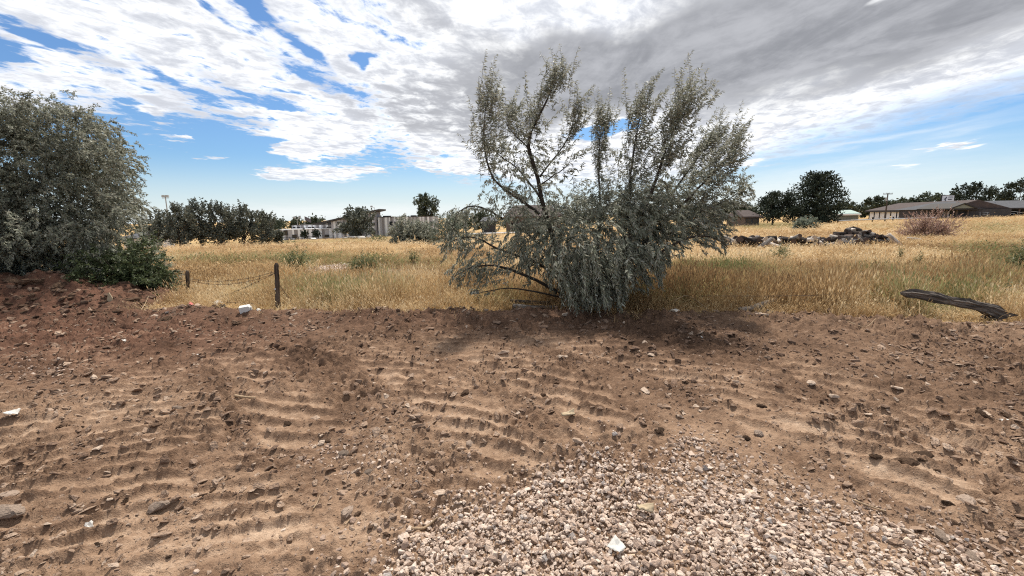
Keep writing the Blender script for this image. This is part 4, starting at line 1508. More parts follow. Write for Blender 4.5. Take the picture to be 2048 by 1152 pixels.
# ------------------------------------------------------------------ far trees
def far_tree(px, half, top, bot, Y0, label, mat, style='round', name='tree', n=2200, seed=1, group=None, leaf=None, trunk=0.0, cat='tree', low=0.06, gaps=0.0):
    b = at(px, bot, Y0)
    b[2] = float(terrain(b[0], b[1]))
    hh = at(px, top, Y0)[2] - b[2]
    hw = half / F * Y0
    root = empty(name, b, label, cat, group)
    r = np.random.default_rng(seed)
    lf = leaf or max(0.0030 * Y0, 0.05)
    mb = MB()
    th = hh * (0.35 if style != 'conifer' else 0.9)
    mb.tube(spline([(0, 0, -0.4), (r.normal(0, 0.02) * hh, 0, th * 0.5), (r.normal(0, 0.03) * hh, 0, th)], 7), np.linspace(0.035, 0.014, 7) * hh * 0.8, 7)
    for k in range(7):
        a = k * 2.4 + seed
        e = np.array([math.cos(a) * hw * 0.6, math.sin(a) * hw * 0.5, hh * r.uniform(0.5, 0.8)])
        mb.tube(spline([(0, 0, th * 0.6), e * 0.55 + np.array([0, 0, th * 0.3]), e], 5), np.linspace(0.012, 0.004, 5) * hh, 5)
    mb.build('trunk', M['bark'], root)
    P = []
    if style == 'round' or style == 'spiky':
        nc = 34
        cl = []
        zc, rz = hh * (0.5 + trunk * 0.5 + low * 0.3), hh * (0.5 - trunk * 0.5 - low * 0.3)
        for _ in range(nc):
            v = r.normal(size=3)
            v /= np.linalg.norm(v)
            rad = r.uniform(0.35, 0.88)
            p = np.array([v[0] * hw, v[1] * hw, zc + v[2] * rz]) * np.array([rad, rad, 1]) + np.array([0, 0, v[2] * rz * (rad - 1)])
            cl.append((p, r.uniform(0.16, 0.34) * (1 - gaps * 0.4)))
        per = n // nc
        for p, s in cl:
            v = r.normal(size=(per, 3))
            v /= np.linalg.norm(v, axis=1)[:, None]
            q = p + v * (r.random((per, 1)) ** 0.45) * s * np.array([hw, hw, max(rz, hw * 0.5)]) * np.array([1, 1, 0.9])
            P.append(q)
        if style == 'spiky':
            for _ in range(46):
                a = r.uniform(0, 6.28)
                rad = r.uniform(0, 0.85)
                zt = zc + rz * math.sqrt(max(1 - rad * rad, 0.05)) * r.uniform(0.75, 1.12)
                m = 22
                t = r.random((m, 1))
                L = hh * r.uniform(0.12, 0.26)
                ax = np.array([math.cos(a) * rad * 0.7, math.sin(a) * rad * 0.7, 1.0])
                q = np.array([math.cos(a) * rad * hw, math.sin(a) * rad * hw, zt - L * 0.4]) + ax * L * t + r.normal(0, 0.018 * hh, (m, 3)) * (1.2 - t)
                P.append(q)
    elif style == 'conifer':
        lay = 15
        for k in range(lay):
            f = k / (lay - 1)
            rad = hw * math.sin(math.pi * (0.20 + 0.72 * f)) ** 0.7 * r.uniform(0.9, 1.08)
            z = hh * (0.04 + 0.92 * f)
            nb = 16
            for bq in range(nb):
                a = bq * 2 * math.pi / nb + r.uniform(0, 0.4)
                m = max(int(n / (lay * nb)), 5)
                t = r.random((m, 1)) ** 0.7
                L = rad * r.uniform(0.72, 1.08)
                q = np.concatenate([np.cos(a) * L * t, np.sin(a) * L * t, z + hh * (0.055 * t ** 2 * 1.6 - 0.02) + 0 * t], 1) + r.normal(0, 0.022 * hh, (m, 3)) * np.array([1, 1, 0.55])
                P.append(q)
    P = np.concatenate(P)
    P = P[P[:, 2] > low * hh * 0.5]
    m = len(P)
    A = r.normal(size=(m, 3)) + np.array([0, 0, 0.25])
    A /= np.linalg.norm(A, axis=1)[:, None]
    N = r.normal(size=(m, 3))
    N -= (N * A).sum(1)[:, None] * A
    N /= np.linalg.norm(N, axis=1)[:, None]
    lv = Leaves(seed)
    lv.add(P, A, N, lf * r.uniform(0.9, 2.2, m), lf * r.uniform(0.6, 1.2, m))
    cr = link('crown', lv.mesh('crown'), mat, root)
    cr['kind'] = 'stuff'
    return root


# silvery row at the left of the field
row = [(325, 34, 432, 490, 62, 2600), (362, 30, 418, 491, 60, 2600), (402, 36, 410, 491, 63, 3200), (446, 36, 414, 490, 64, 3200), (490, 34, 418, 488, 66, 3000), (528, 28, 430, 486, 68, 2400), (558, 11, 466, 484, 70, 600)]
places = ['first silvery tree of the row, just right of the light mast foot', 'silvery tree of the row in front of the tall light mast', 'tallest tree of the silvery row left of the striped school', 'bushy silvery tree next right of the row\'s tallest tree',
          'silvery tree of the row below the round dark crown', 'silvery tree closing the row next to the striped school', 'low silvery shrub in front of the school\'s far wing']
for i, (px, hf, tp, bt, Y0, n) in enumerate(row):
    far_tree(px, hf, tp, bt, Y0, places[i], M['far_silver'], 'spiky', 'silver_tree', n, 400 + i, 'silvery trees in a row left of the school', low=0.0)
far_tree(298, 30, 448, 482, 92, 'low dark tree beside the house roof behind the big olive', M['far_leaf'], 'round', 'tree', 1300, 410)
far_tree(547, 22, 428, 470, 150, 'round dark tree showing above the end of the silvery row', M['far_leaf'], 'round', 'tree', 1500, 411, trunk=0.2)
far_tree(596, 17, 434, 468, 215, 'small round dark tree behind the school under the double floodlight', M['far_leaf'], 'round', 'tree', 1000, 412)
far_tree(628, 15, 433, 468, 215, 'small round dark tree behind the flag and the school', M['far_leaf'], 'round', 'tree', 1000, 413)
far_tree(647, 9, 440, 468, 215, 'tiny dark tree at the low end of the slanted roof', M['far_leaf'], 'round', 'tree', 500, 414)
far_tree(855, 27, 397, 462, 190, 'dark spiky tree standing behind the striped two storey block', M['far_leaf'], 'spiky', 'tree', 2200, 415, trunk=0.15)
far_tree(702, 36, 440, 482, 128, 'low grey bush at the foot of the tree before the slanted roof', M['far_silver'], 'round', 'bush', 1600, 416, cat='bush', low=0.0)
far_tree(722, 38, 421, 482, 124, 'grey green tree standing in front of the slanted school roof', M['far_silver'], 'spiky', 'tree', 3000, 417, low=0.0)
far_tree(609, 7, 458, 474, 140, 'small dark shrub trained against the striped wall, left of a pair', M['far_leaf_dark'], 'round', 'shrub', 260, 418, cat='shrub')
far_tree(633, 8, 457, 474, 140, 'small dark shrub trained against the striped wall, right of a pair', M['far_leaf_dark'], 'round', 'shrub', 260, 419, cat='shrub')
far_tree(918, 26, 425, 462, 150, 'dark tree beyond the field, left of the roof glimpsed through the olive', M['far_leaf'], 'round', 'tree', 1500, 420)
far_tree(965, 24, 412, 458, 150, 'round dark tree behind the roof glimpsed through the olive', M['far_leaf'], 'round', 'tree', 1500, 421)
far_tree(1040, 40, 425, 456, 150, 'dark tree beyond the long roof behind the olive branches', M['far_leaf'], 'round', 'tree', 1600, 422)
far_tree(1150, 60, 415, 452, 150, 'wide dark tree behind the middle of the windswept olive', M['far_leaf'], 'round', 'tree', 2000, 423)
far_tree(1270, 60, 410, 448, 150, 'wide dark tree behind the right half of the windswept olive', M['far_leaf'], 'round', 'tree', 2000, 424)
far_tree(1385, 45, 398, 442, 120, 'dark tree beside the small white building behind the olive', M['far_leaf_dark'], 'round', 'tree', 2000, 425)
far_tree(1440, 34, 392, 441, 112, 'dark tree with a bare trunk in front of the small white building', M['far_leaf_dark'], 'round', 'tree', 2000, 426, trunk=0.25)
far_tree(1492, 24, 402, 438, 118, 'lighter green tree behind the brown roofed house', M['far_leaf'], 'round', 'tree', 1400, 427)
far_tree(1545, 50, 379, 440, 98, 'broad dark tree right of the brown roofed house', M['far_leaf_dark'], 'round', 'tree', 4200, 428, low=0.0)
far_tree(1630, 57, 348, 440, 96, 'very large dark cedar towering over the right of the field', M['far_leaf_dark'], 'conifer', 'cedar_tree', 9000, 429, leaf=0.30)
far_tree(1692, 26, 402, 434, 175, 'low dark tree between the cedar and the green roofed shed', M['far_leaf'], 'round', 'tree', 1200, 430)
far_tree(1722, 20, 404, 434, 185, 'low dark tree behind the green roofed shed', M['far_leaf'], 'round', 'tree', 1000, 431)
far_tree(1747, 20, 388, 434, 175, 'loose crowned tree left of the utility pole', M['far_leaf'], 'round', 'tree', 1500, 432, trunk=0.2, gaps=0.6)
far_tree(1785, 28, 396, 432, 180, 'dark tree just right of the utility pole', M['far_leaf'], 'round', 'tree', 1500, 433)
far_tree(1818, 28, 392, 430, 183, 'dark round tree over the middle of the brown motel roof', M['far_leaf'], 'round', 'tree', 1500, 434)
far_tree(1855, 34, 382, 430, 175, 'green tree left of the white sign on the motel roof', M['far_leaf'], 'round', 'tree', 2000, 435)
far_tree(1898, 26, 385, 428, 175, 'dark tree right behind the white sign', M['far_leaf_dark'], 'round', 'tree', 1400, 436)
far_tree(1940, 40, 374, 426, 165, 'spreading dark tree right of the white sign', M['far_leaf_dark'], 'spiky', 'tree', 2800, 437)
far_tree(1985, 26, 390, 424, 175, 'low dark tree between the two big trees over the grey roof', M['far_leaf'], 'round', 'tree', 1200, 438)
far_tree(2035, 42, 355, 424, 145, 'tall dark tree cut off by the right edge of the view', M['far_leaf_dark'], 'round', 'tree', 3000, 439, trunk=0.15)
far_tree(2120, 60, 350, 424, 150, 'dark tree just past the right edge of the view', M['far_leaf_dark'], 'round', 'tree', 2500, 440)

# distant belt that closes the horizon
def belt():
    r = np.random.default_rng(77)
    Ps = []
    for k in range(230):
        x = -420 + 900 * k / 229 + r.normal(0, 2)
        y = r.uniform(250, 300)
        hgt = r.uniform(6.5, 10.5)
        z0 = float(terrain(x, y))
        v = r.normal(size=(110, 3))
        v /= np.linalg.norm(v, axis=1)[:, None]
        Ps.append(np.array([x, y, z0 + hgt * 0.45]) + v * r.random((110, 1)) ** 0.4 * np.array([4.5, 3, hgt * 0.55]))
    P = np.concatenate(Ps)
    m = len(P)
    A = r.normal(size=(m, 3))
    A /= np.linalg.norm(A, axis=1)[:, None]
    N = r.normal(size=(m, 3))
    N -= (N * A).sum(1)[:, None] * A
    N /= np.linalg.norm(N, axis=1)[:, None]
    lv = Leaves(9)
    lv.add(P, A, N, r.uniform(0.9, 1.8, m), r.uniform(0.7, 1.2, m))
    o = link('far_treeline', lv.mesh('far_treeline'), M['far_leaf'])
    tag(o, 'distant belt of trees along the horizon beyond the buildings', 'treeline', kind='stuff')


belt()

# ------------------------------------------------------------------ bushes in the field
def gY(px, py):
    return float(ground(px, py)[1])


leafy_shrub(776, 872, 433, 492, gY(825, 491), 'round silver grey bush before the striped block, left of a looser bush', M['olive_leaf2'], 'bush', 900, 0.17, 0.095, 0.5, 41, (0.35, 0.7), 0.15, 16)
leafy_shrub(860, 936, 418, 490, gY(897, 489), 'loose pale green bush with thin stems next to the windswept olive', M['bush_silver'], 'bush', 380, 0.16, 0.055, 0.5, 42, (0.5, 0.9), 0.15, 18)
leafy_shrub(1588, 1633, 433, 463, gY(1610, 462), 'small round silver bush in front of the big cedar', M['bush_silver'], 'bush', 420, 0.20, 0.09, 0.4, 43, (0.3, 0.6), 0.1, 12)
leafy_shrub(1806, 1906, 424, 477, gY(1856, 476), 'dried reddish brown tumbleweed bush in front of the white motel bays', M['bush_dry'], 'bush', 480, 0.075, 0.045, 0.25, 44, (0.35, 0.7), 0.1, 20, up=0.6)
leafy_shrub(570, 618, 505, 545, gY(594, 544), 'tall weed clump left of the pale stone patch', M['weed'], 'weed_clump', 120, 0.10, 0.02, 0.3, 45, (0.3, 0.6), 0.1, 12, up=0.9)
leafy_shrub(700, 762, 517, 553, gY(730, 552), 'green weed clump right of the pale stone patch', M['weed'], 'weed_clump', 140, 0.10, 0.022, 0.4, 46, (0.3, 0.5), 0.1, 12, up=0.7)
leafy_shrub(820, 834, 508, 535, gY(827, 534), 'narrow upright weed standing left of the windswept olive', M['weed'], 'weed_clump', 40, 0.09, 0.02, 0.2, 47, (0.2, 0.4), 0.1, 10, up=1.6)
leafy_shrub(1543, 1572, 495, 530, gY(1557, 529), 'feathery green weed in front of the log pile', M['weed'], 'weed_clump', 70, 0.08, 0.018, 0.2, 48, (0.25, 0.45), 0.1, 12, up=1.2)
leafy_shrub(2015, 2080, 488, 560, gY(2045, 559), 'dark green bush cut off by the right edge of the field', M['weed'], 'bush', 170, 0.07, 0.022, 0.3, 49, (0.25, 0.5), 0.1, 14, up=0.8)
leafy_shrub(740, 778, 470, 490, gY(760, 489), 'low olive brown weed clump between the school and the silver bush', M['weed'], 'weed_clump', 130, 0.2, 0.05, 0.3, 50, (0.4, 0.8), 0.1, 10, up=0.8)
leafy_shrub(560, 600, 480, 488, gY(580, 488), 'low dull green weeds in front of the school fence', M['weed'], 'weed_clump', 80, 0.2, 0.05, 0.3, 51, (0.3, 0.6), 0.1, 8, up=0.6)
for i, (px, tp, bt, lab) in enumerate(((1798, 488, 530, 'thin dark seed stalk right of the tall heap of logs'), (1836, 510, 542, 'thin dark seed stalk below the dried reddish bush'), (2012, 565, 612, 'thin dark weed stalk above the split end of the big grey log'))):
    leafy_shrub(px - 5, px + 5, tp, bt, gY(px, bt), lab, M['weed'], 'weed_stalk', 26, 0.05, 0.018, 0.1, 60 + i, (0.15, 0.3), 0.1, 9, up=2.0, stems=2)


# ------------------------------------------------------------------ buildings
def facing(A, B):
    """Local frame whose x runs from A to B on the ground; front faces -y (towards the camera)."""
    return math.atan2(B[1] - A[1], B[0] - A[0])


def window(parent, x0, x1, z0, z1, y, d=0.12):
    f = MB()
    t = 0.10
    f.box(x0, x1, y - d, y, z0, z0 + t)
    f.box(x0, x1, y - d, y, z1 - t, z1)
    f.box(x0, x0 + t, y - d, y, z0 + t, z1 - t)
    f.box(x1 - t, x1, y - d, y, z0 + t, z1 - t)
    fo = f.build('window', M['frame_dark'], parent)
    g = MB()
    g.box(x0 + t, x1 - t, y - d * 0.45, y - 0.005, z0 + t, z1 - t)
    g.build('pane', M['glass'], fo)


def cladding(parent, x0, x1, z0, z1, y, seed, wmin=0.45, wmax=1.0):
    r = random.Random(seed)
    x = x0
    last = None
    while x < x1 - 0.05:
        w = min(r.uniform(wmin, wmax), x1 - x)
        k = r.choice([q for q in ('panel_white', 'panel_grey', 'panel_white', 'panel_taupe', 'panel_grey') if q != last])
        last = k
        mb = MB()
        d = {'panel_white': 0.10, 'panel_grey': 0.06, 'panel_taupe': 0.04}[k]
        mb.box(x + 0.01, x + w - 0.01, y - d, y, z0, z1)
        mb.build('cladding_panel', M[k], parent)
        x += w


def school():
    Y0 = 150.0
    bs = at(760, 474, Y0)
    g0 = at(553, 480, Y0)
    X0 = g0[0]
    zb = -6.0
    root = empty('school_building', (X0, Y0, zb), 'long low school clad in white and grey vertical stripes with a slanted roof', 'school')

    def lx(px): return at(px, 460, Y0)[0] - X0
    def lz(px, py): return at(px, py, Y0)[2] - zb
    # right block, two storeys
    x0, x1 = lx(757), lx(873)
    zt = lz(820, 433)
    mb = MB()
    mb.box(x0, x1, 0, 5, -1, zt - 0.15)
    mb.build('wall', M['school_wall'], root)
    mb = MB()
    mb.box(x0 - 0.05, x1 + 0.05, -0.14, 5.05, zt - 0.15, zt + 0.02)
    for a, b in ((764, 778), (820, 830)):
        mb.box(lx(a), lx(b), 2, 4, zt + 0.02, zt + 0.4)
    mb.build('roof', M['roof_dark'], root)
    cladding(root, x0, x1, 0, zt - 0.16, -0.001, 5, 0.35, 0.8)
    for px in (783, 793, 804, 838, 853, 862):
        window(root, lx(px) - 0.5, lx(px) + 0.5, lz(px, 450), lz(px, 443), -0.10)
    for px in (784, 798):
        window(root, lx(px) - 0.5, lx(px) + 0.5, lz(px, 469), lz(px, 462), -0.10)
    # middle block with the slanted roof
    x0, x1 = lx(668), lx(755)
    f = lambda px: lz(px, 447 + (418 - 447) * (px - 635) / 130)
    mb = MB()
    mb.prism([(x0, -1), (x1, -1), (x1, f(755) - 0.55), (x0, f(668) - 0.55)], -2.0, 4.5)
    mb.build('wall', M['school_wall'], root)
    mb = MB()
    xa, xb = lx(634), lx(766)
    za, zb2 = f(635), f(765)
    mb.prism([(xa, za - 0.5), (xb, zb2 - 0.5), (xb, zb2), (xa, za)], -3.0, 5)
    mb.build('roof', M['roof_dark'], root)
    xs = x0
    r = random.Random(8)
    last = None
    while xs < x1 - 0.05:
        w = min(r.uniform(0.6, 1.2), x1 - xs)
        k = r.choice([q for q in ('panel_white', 'panel_grey', 'panel_taupe') if q != last])
        last = k
        pxm = 668 + (xs - x0) / (x1 - x0) * 87
        mb = MB()
        top = f(pxm) - 0.62
        mb.box(xs + 0.01, xs + w - 0.01, -2.0 - {'panel_white': 0.10, 'panel_grey': 0.07, 'panel_taupe': 0.04}[k], -2.001, 0, top)
        mb.build('cladding_panel', M[k], root)
        xs += w
    for px, a, b in ((750, 440, 433), (751, 451, 445), (746, 443, 441), (684, 447, 443), (751, 473, 460)):
        window(root, lx(px) - 0.55, lx(px) + 0.55, lz(px, a), lz(px, b), -2.10)
    # low wings at the left
    x0, x1 = lx(567), lx(668) - 0.02
    zt = lz(620, 450)
    mb = MB()
    mb.box(x0, x1, 6, 18, -1, zt - 0.12)
    mb.build('wall', M['school_wall'], root)
    cladding(root, x0, x1, 1.0, zt - 0.13, 5.999, 12, 0.5, 1.1)
    mb = MB()
    mb.box(x0 - 0.05, x1, 5.85, 18, zt - 0.12, zt + 0.03)
    mb.box(lx(636), lx(664), 8, 13, zt + 0.03, zt + 1.0)
    mb.build('roof', M['roof_dark'], root)
    for px in (572, 581, 604, 611, 642, 648, 655):
        window(root, lx(px) - 0.45, lx(px) + 0.45, lz(px, 457), lz(px, 454.5), 5.90)
    x0, x1 = lx(552), lx(668) - 0.04
    zt = lz(610, 458)
    mb = MB()
    mb.box(x0, x1, -1.0, 5.5, -1, zt - 0.12)
    mb.build('wall', M['school_wall'], root)
    cladding(root, x0, x1, 0, zt - 0.13, -1.001, 15, 0.5, 1.5)
    mb = MB()
    mb.box(x0 - 0.1, x1, -1.15, 5.5, zt - 0.12, zt + 0.03)
    mb.build('roof', M['wall_white'], root)
    for px, a, b in ((591, 476, 469), (607, 473, 468), (656, 474, 469), (557, 473, 466), (574, 470, 461)):
        window(root, lx(px) - 0.7, lx(px) + 0.7, lz(px, a), lz(px, b), -1.10)


school()


def house(px0, px1, ridge, eave, base, Y0, label, roof, wall, name='house', depth=9.0, hip=True, wins=2, cat='house'):
    c = at((px0 + px1) / 2, base, Y0)
    zb = float(terrain(c[0], Y0)) - 0.1
    root = empty(name, (c[0], Y0, zb), label, cat)
    hw = (at(px1, eave, Y0)[0] - at(px0, eave, Y0)[0]) / 2
    ze, zr = at((px0 + px1) / 2, eave, Y0)[2] - zb, at((px0 + px1) / 2, ridge, Y0 + depth / 2)[2] - zb
    mb = MB()
    mb.box(-hw + 0.5, hw - 0.5, 0.5, depth - 0.5, -1.0, ze)
    mb.build('wall', wall, root)
    mb = MB()
    i = hw * 0.35 if hip else 0.0
    v = [(-hw, 0, ze), (hw, 0, ze), (hw, depth, ze), (-hw, depth, ze), (-hw + i, depth / 2, zr), (hw - i, depth / 2, zr)]
    for q in ((0, 1, 5, 4), (1, 2, 5), (2, 3, 4, 5), (3, 0, 4), (3, 2, 1, 0)):
        mb.poly([v[k] for k in q])
    mb.box(-hw - 0.05, hw + 0.05, -0.06, 0.0, ze - 0.22, ze + 0.02)
    mb.build('roof', roof, root)
    for k in range(wins):
        x = -hw + 2 * hw * (k + 1) / (wins + 1)
        window(root, x - 0.6, x + 0.6, ze * 0.35, ze * 0.8, 0.499, 0.08)
    return root


house(1487, 1526, 420, 433, 440, 95, 'brown roofed house left of the broad dark tree', M['roof_brown'], M['wall_brown'])
house(1412, 1452, 424, 432, 441, 125, 'small white building half hidden behind the olive', M['roof_brown'], M['wall_white'], wins=1, hip=False)
house(1008, 1126, 410, 432, 458, 112, 'long brown roofed house glimpsed through the windswept olive', M['roof_brown'], M['wall_brown'], depth=14, wins=4)
house(960, 994, 434, 442, 458, 108, 'small grey roofed house glimpsed through the left branches of the olive', M['roof_grey'], M['wall_dark'], depth=7, wins=1)
house(236, 276, 464, 476, 488, 72, 'low grey roofed house peeping out behind the big olive', M['roof_grey'], M['wall_white'], wins=1)
# open shed with pale green metal roof
c = at(1698, 437, 130)
zb = float(terrain(c[0], 130))
sh = empty('shed', (c[0], 130, zb), 'pale green metal shed between the cedar and the motel', 'shed')
hw = 23 / F * 130
z1, z2, z3 = (at(1698, y, 130)[2] - zb for y in (428, 424.5, 420.5))
mb = MB()
mb.box(-hw + 0.3, hw - 0.3, 0.4, 8, -1, z1)
mb.build('wall', M['gable'], sh)
mb = MB()
mb.prism([(0, z1 + 0.02), (0, z1 + 0.12), (4, z3 + 0.1), (8, z1 + 0.12), (8, z1 + 0.02), (4, z3)], -hw, hw)
o = mb.build('roof', M['metal_green'], sh)
o.rotation_euler = (0, 0, R(90))
o.location = (0, 0, 0)
mb = MB()
mb.box(-hw, hw, -0.2, 0.39, z1 - 0.35, z1)
mb.build('fascia', M['wall_white'], sh)


def motel():
    A = at(1733, 436, 137)
    B = at(1893, 437, 100)
    za, zbb = float(terrain(A[0], A[1])), float(terrain(B[0], B[1]))
    L = math.hypot(B[0] - A[0], B[1] - A[1])
    rz = facing(A, B)
    zb = min(za, zbb) - 0.1
    root = empty('motel', (A[0], A[1], zb), 'long low motel with white bays on its wing and brown and grey roofs', 'motel', rz=rz)
    ze = at(1893, 418.5, 100)[2] - zb
    ze2 = at(1733, 422, 137)[2] - zb
    ze = (ze + ze2) / 2
    zr = ze + 2.0
    D = 11.0
    mb = MB()
    mb.box(0.3, L, 0.6, D, -1, ze - 0.05)
    mb.build('wall', M['wall_dark'], root)
    n = 12
    w = (L - 0.6) / n
    for k in range(n):
        x = 0.4 + k * w
        m2 = MB()
        m2.box(x + 0.2, x + w - 0.2, 0.50, 0.599, 0.1, ze - 0.45)
        m2.build('bay_panel', M['wall_white'], root)
        m2 = MB()
        m2.box(x - 0.13, x + 0.13, 0.38, 0.597, -0.5, ze - 0.3)
        m2.build('pillar', M['fascia'], root)
    mb = MB()
    mb.box(-0.5, L - 0.6, -0.5, -0.38, ze - 0.42, ze + 0.06)
    mb.build('fascia', M['fascia'], root)
    mb = MB()
    v = [(-0.6, -0.5, ze), (L - 0.6, -0.5, ze), (L - 0.6, D + 0.5, ze), (-0.6, D + 0.5, ze), (5.0, D / 2, zr), (L - 0.6, D / 2, zr)]
    for q in ((0, 1, 5, 4), (1, 2, 5), (2, 3, 4, 5), (3, 0, 4), (3, 2, 1, 0)):
        mb.poly([v[j] for j in q])
    mb.build('roof', M['roof_brown'], root)
    # main range to the right: gable and grey roof, in world-aligned coordinates
    sub = root
    Minv = Matrix.Rotation(-rz, 4, 'Z') @ Matrix.Translation((-A[0], -A[1], -zb))

    def wld(name, mbx, mat):
        o = mbx.build(name, mat, sub)
        o.data.transform(Minv)
        return o

    def X(px): return at(px, 420, 99)[0]
    def Z(px, py): return at(px, py, 99)[2]
    mb = MB()
    x0, x1 = X(1888), X(2300)
    ez, rzv = Z(1960, 417), Z(1960, 404.5)
    mb.box(x0 + 0.5, x1, 102.5, 111.0, zb - 1, ez - 0.05)
    wld('wall', mb, M['wall_dark'])
    mb = MB()
    v = [(x0, 98.4, ez), (x1, 98.4, ez), (x1, 112.0, ez), (x0, 112.0, ez), (x0 + 4.2, 105.0, rzv + 0.35), (x1, 105.0, rzv + 0.35)]
    for q in ((0, 1, 5, 4), (2, 3, 4, 5), (3, 0, 4), (3, 2, 1, 0), (1, 2, 5)):
        mb.poly([v[j] for j in q])
    wld('roof', mb, M['roof_grey'])
    # gable front over the entrance
    gx0, gx1, gm = X(1884), X(1936), X(1911)
    gz, gt = Z(1910, 417), Z(1910, 408)
    mb = MB()
    mb.prism([(gx0 + 0.3, gz + 0.02), (gx1 - 0.3, gz + 0.02), (gm, gt - 0.1)], 97.3, 97.6)
    wld('gable', mb, M['gable'])
    mb = MB()
    for a, b, c_, d_ in ((gx0 - 0.2, gz - 0.05, gm, gt + 0.12), (gm, gt + 0.12, gx1 + 0.2, gz - 0.05)):
        mb.prism([(a, b - 0.16), (c_, d_ - 0.16), (c_, d_ + 0.08), (a, b + 0.08)], 97.1, 105)
    wld('gable_roof', mb, M['fascia'])
    mb = MB()
    mb.box(gx0, gx1, 97.3, 97.7, gz - 0.28, gz + 0.01)
    mb.box(x0 + 4.5, x1, 98.2, 98.38, ez - 0.28, ez + 0.03)
    wld('fascia', mb, M['fascia'])
    for px in (1890, 1910, 1932, 1957, 1982, 2008, 2034, 2060):
        mb = MB()
        mb.box(X(px) - 0.13, X(px) + 0.13, 98.45, 98.7, zb - 0.6, ez - 0.28 if px > 1936 else gz - 0.28)
        wld('porch_post', mb, M['wall_brown'])
    for px in (1944, 1968, 1994, 2020, 2046):
        mb = MB()
        mb.box(X(px) - 1.1, X(px) + 0.3, 102.42, 102.49, zb + 0.9, zb + 2.1)
        wld('window_glass', mb, M['glass'])
    # white rails of the porch ramp
    for px0, py0, px1, py1 in ((1965, 426, 2030, 423), (1965, 429, 2030, 427), (2030, 423, 2046, 426)):
        mb = MB()
        p, q = at(px0, py0, 97.9), at(px1, py1, 97.9)
        mb.tube([p, q], 0.045, 5)
        wld('porch_rail', mb, M['metal'])
    for px in (1960, 1975, 1990, 2005, 2020, 2035):
        mb = MB()
        p, q = at(px, 435, 97.9), at(px, 424.5, 97.9)
        mb.tube([p, q], 0.04, 5)
        wld('rail_post', mb, M['metal'])
    # small roof vents
    for px in (1917, 1945, 1972, 1990):
        mb = MB()
        p = at(px, 405.5, 103)
        mb.tube([p - np.array([0, 0, 0.6]), p + np.array([0, 0, 0.15])], 0.13, 7, cap=0)
        wld('roof_vent', mb, M['metal'])


motel()

# roadside sign standing behind the motel
c = at(1891, 430, 120)
zb = float(terrain(c[0], 120)) - 0.2
sg = empty('sign', (c[0], 120, zb), 'white roadside sign with dark figure and lettering above the motel roof', 'sign', rz=R(-8))
w2 = 10.6 / F * 120
z0, z1 = at(1891, 405.5, 120)[2] - zb, at(1891, 391, 120)[2] - zb
mb = MB()
mb.box(-w2, w2, -0.12, 0.12, z0, z1)
mb.build('sign_board', M['sign_white'], sg)
mb = MB()
for a, b, c_, d_ in ((-w2 - 0.1, w2 + 0.1, z0 - 0.1, z0), (-w2 - 0.1, w2 + 0.1, z1, z1 + 0.1), (-w2 - 0.1, -w2, z0, z1), (w2, w2 + 0.1, z0, z1)):
    mb.box(a, b, -0.16, 0.16, c_, d_)
mb.build('sign_frame', M['fascia'], sg)
for s in (-0.6, 0.6):
    mb = MB()
    mb.box(s * w2 - 0.12, s * w2 + 0.12, 0.13, 0.35, -1, z1 - 0.2)
    mb.build('leg', M['fascia'], sg)
hgt = z1 - z0
mb = MB()
fig = [(0.16, 0.10), (0.42, 0.10), (0.45, 0.17), (0.37, 0.24), (0.33, 0.33), (0.31, 0.46), (0.35, 0.56), (0.40, 0.70), (0.37, 0.82), (0.31, 0.84), (0.30, 0.72), (0.24, 0.60), (0.15, 0.54), (0.13, 0.47), (0.22, 0.46), (0.25, 0.36), (0.24, 0.24), (0.15, 0.17)]
mb.prism([(-w2 + 2 * w2 * x, z0 + hgt * z) for x, z in fig], -0.135, -0.121)
mb.build('figure', M['sign_ink'], sg)
rr = random.Random(3)
for row_z, x0, x1, h in ((0.83, 0.55, 0.92, 0.05), (0.66, 0.50, 0.90, 0.085), (0.42, 0.50, 0.84, 0.13), (0.18, 0.54, 0.90, 0.075)):
    mb = MB()
    x = x0
    while x < x1:
        w = rr.uniform(0.025, 0.05)
        mb.box(-w2 + 2 * w2 * x, -w2 + 2 * w2 * (x + w), -0.135, -0.121, z0 + hgt * (row_z - h / 2), z0 + hgt * (row_z + h / 2))
        x += w + 0.012
    mb.build('lettering', M['sign_ink'], sg)


# poles
def pole(name, px, top, base, Y0, label, cat, r0, mat, heads):
    b = at(px, base, Y0)
    b[2] = float(terrain(b[0], Y0))
    hh = at(px, top, Y0)[2] - b[2]
    root = empty(name, b, label, cat)
    mb = MB()
    mb.tube([(0, 0, -0.4), (0, 0, hh)], [r0, r0 * 0.6], 8, cap=0)
    mb.build('pole', mat, root)
    heads(root, hh)
    return root


def lamp_box(root, x, z, s=0.5):
    mb = MB()
    mb.prism([(x - s, z - s * 0.6), (x + s, z - s * 0.6), (x + s * 0.8, z + s * 0.6), (x - s * 0.8, z + s * 0.6)], -s * 0.5, s * 0.5)
    return mb.build('lamp_head', M['metal'], root)


def mast_heads(root, hh):
    mb = MB()
    mb.box(-0.7, 0.7, -0.08, 0.08, hh - 0.25, hh - 0.1)
    mb.build('crossbar', M['metal'], root)
    for s in (-0.36, 0.36):
        lamp_box(root, s, hh + 0.2, 0.34)


def double_heads(root, hh):
    mb = MB()
    mb.tube([(-1.0, 0, hh + 0.3), (0, 0, hh - 0.3), (1.0, 0, hh + 0.3)], 0.08, 6)
    mb.build('bracket', M['metal'], root)
    for s in (-1.0, 1.0):
        lamp_box(root, s, hh + 0.6, 0.5)


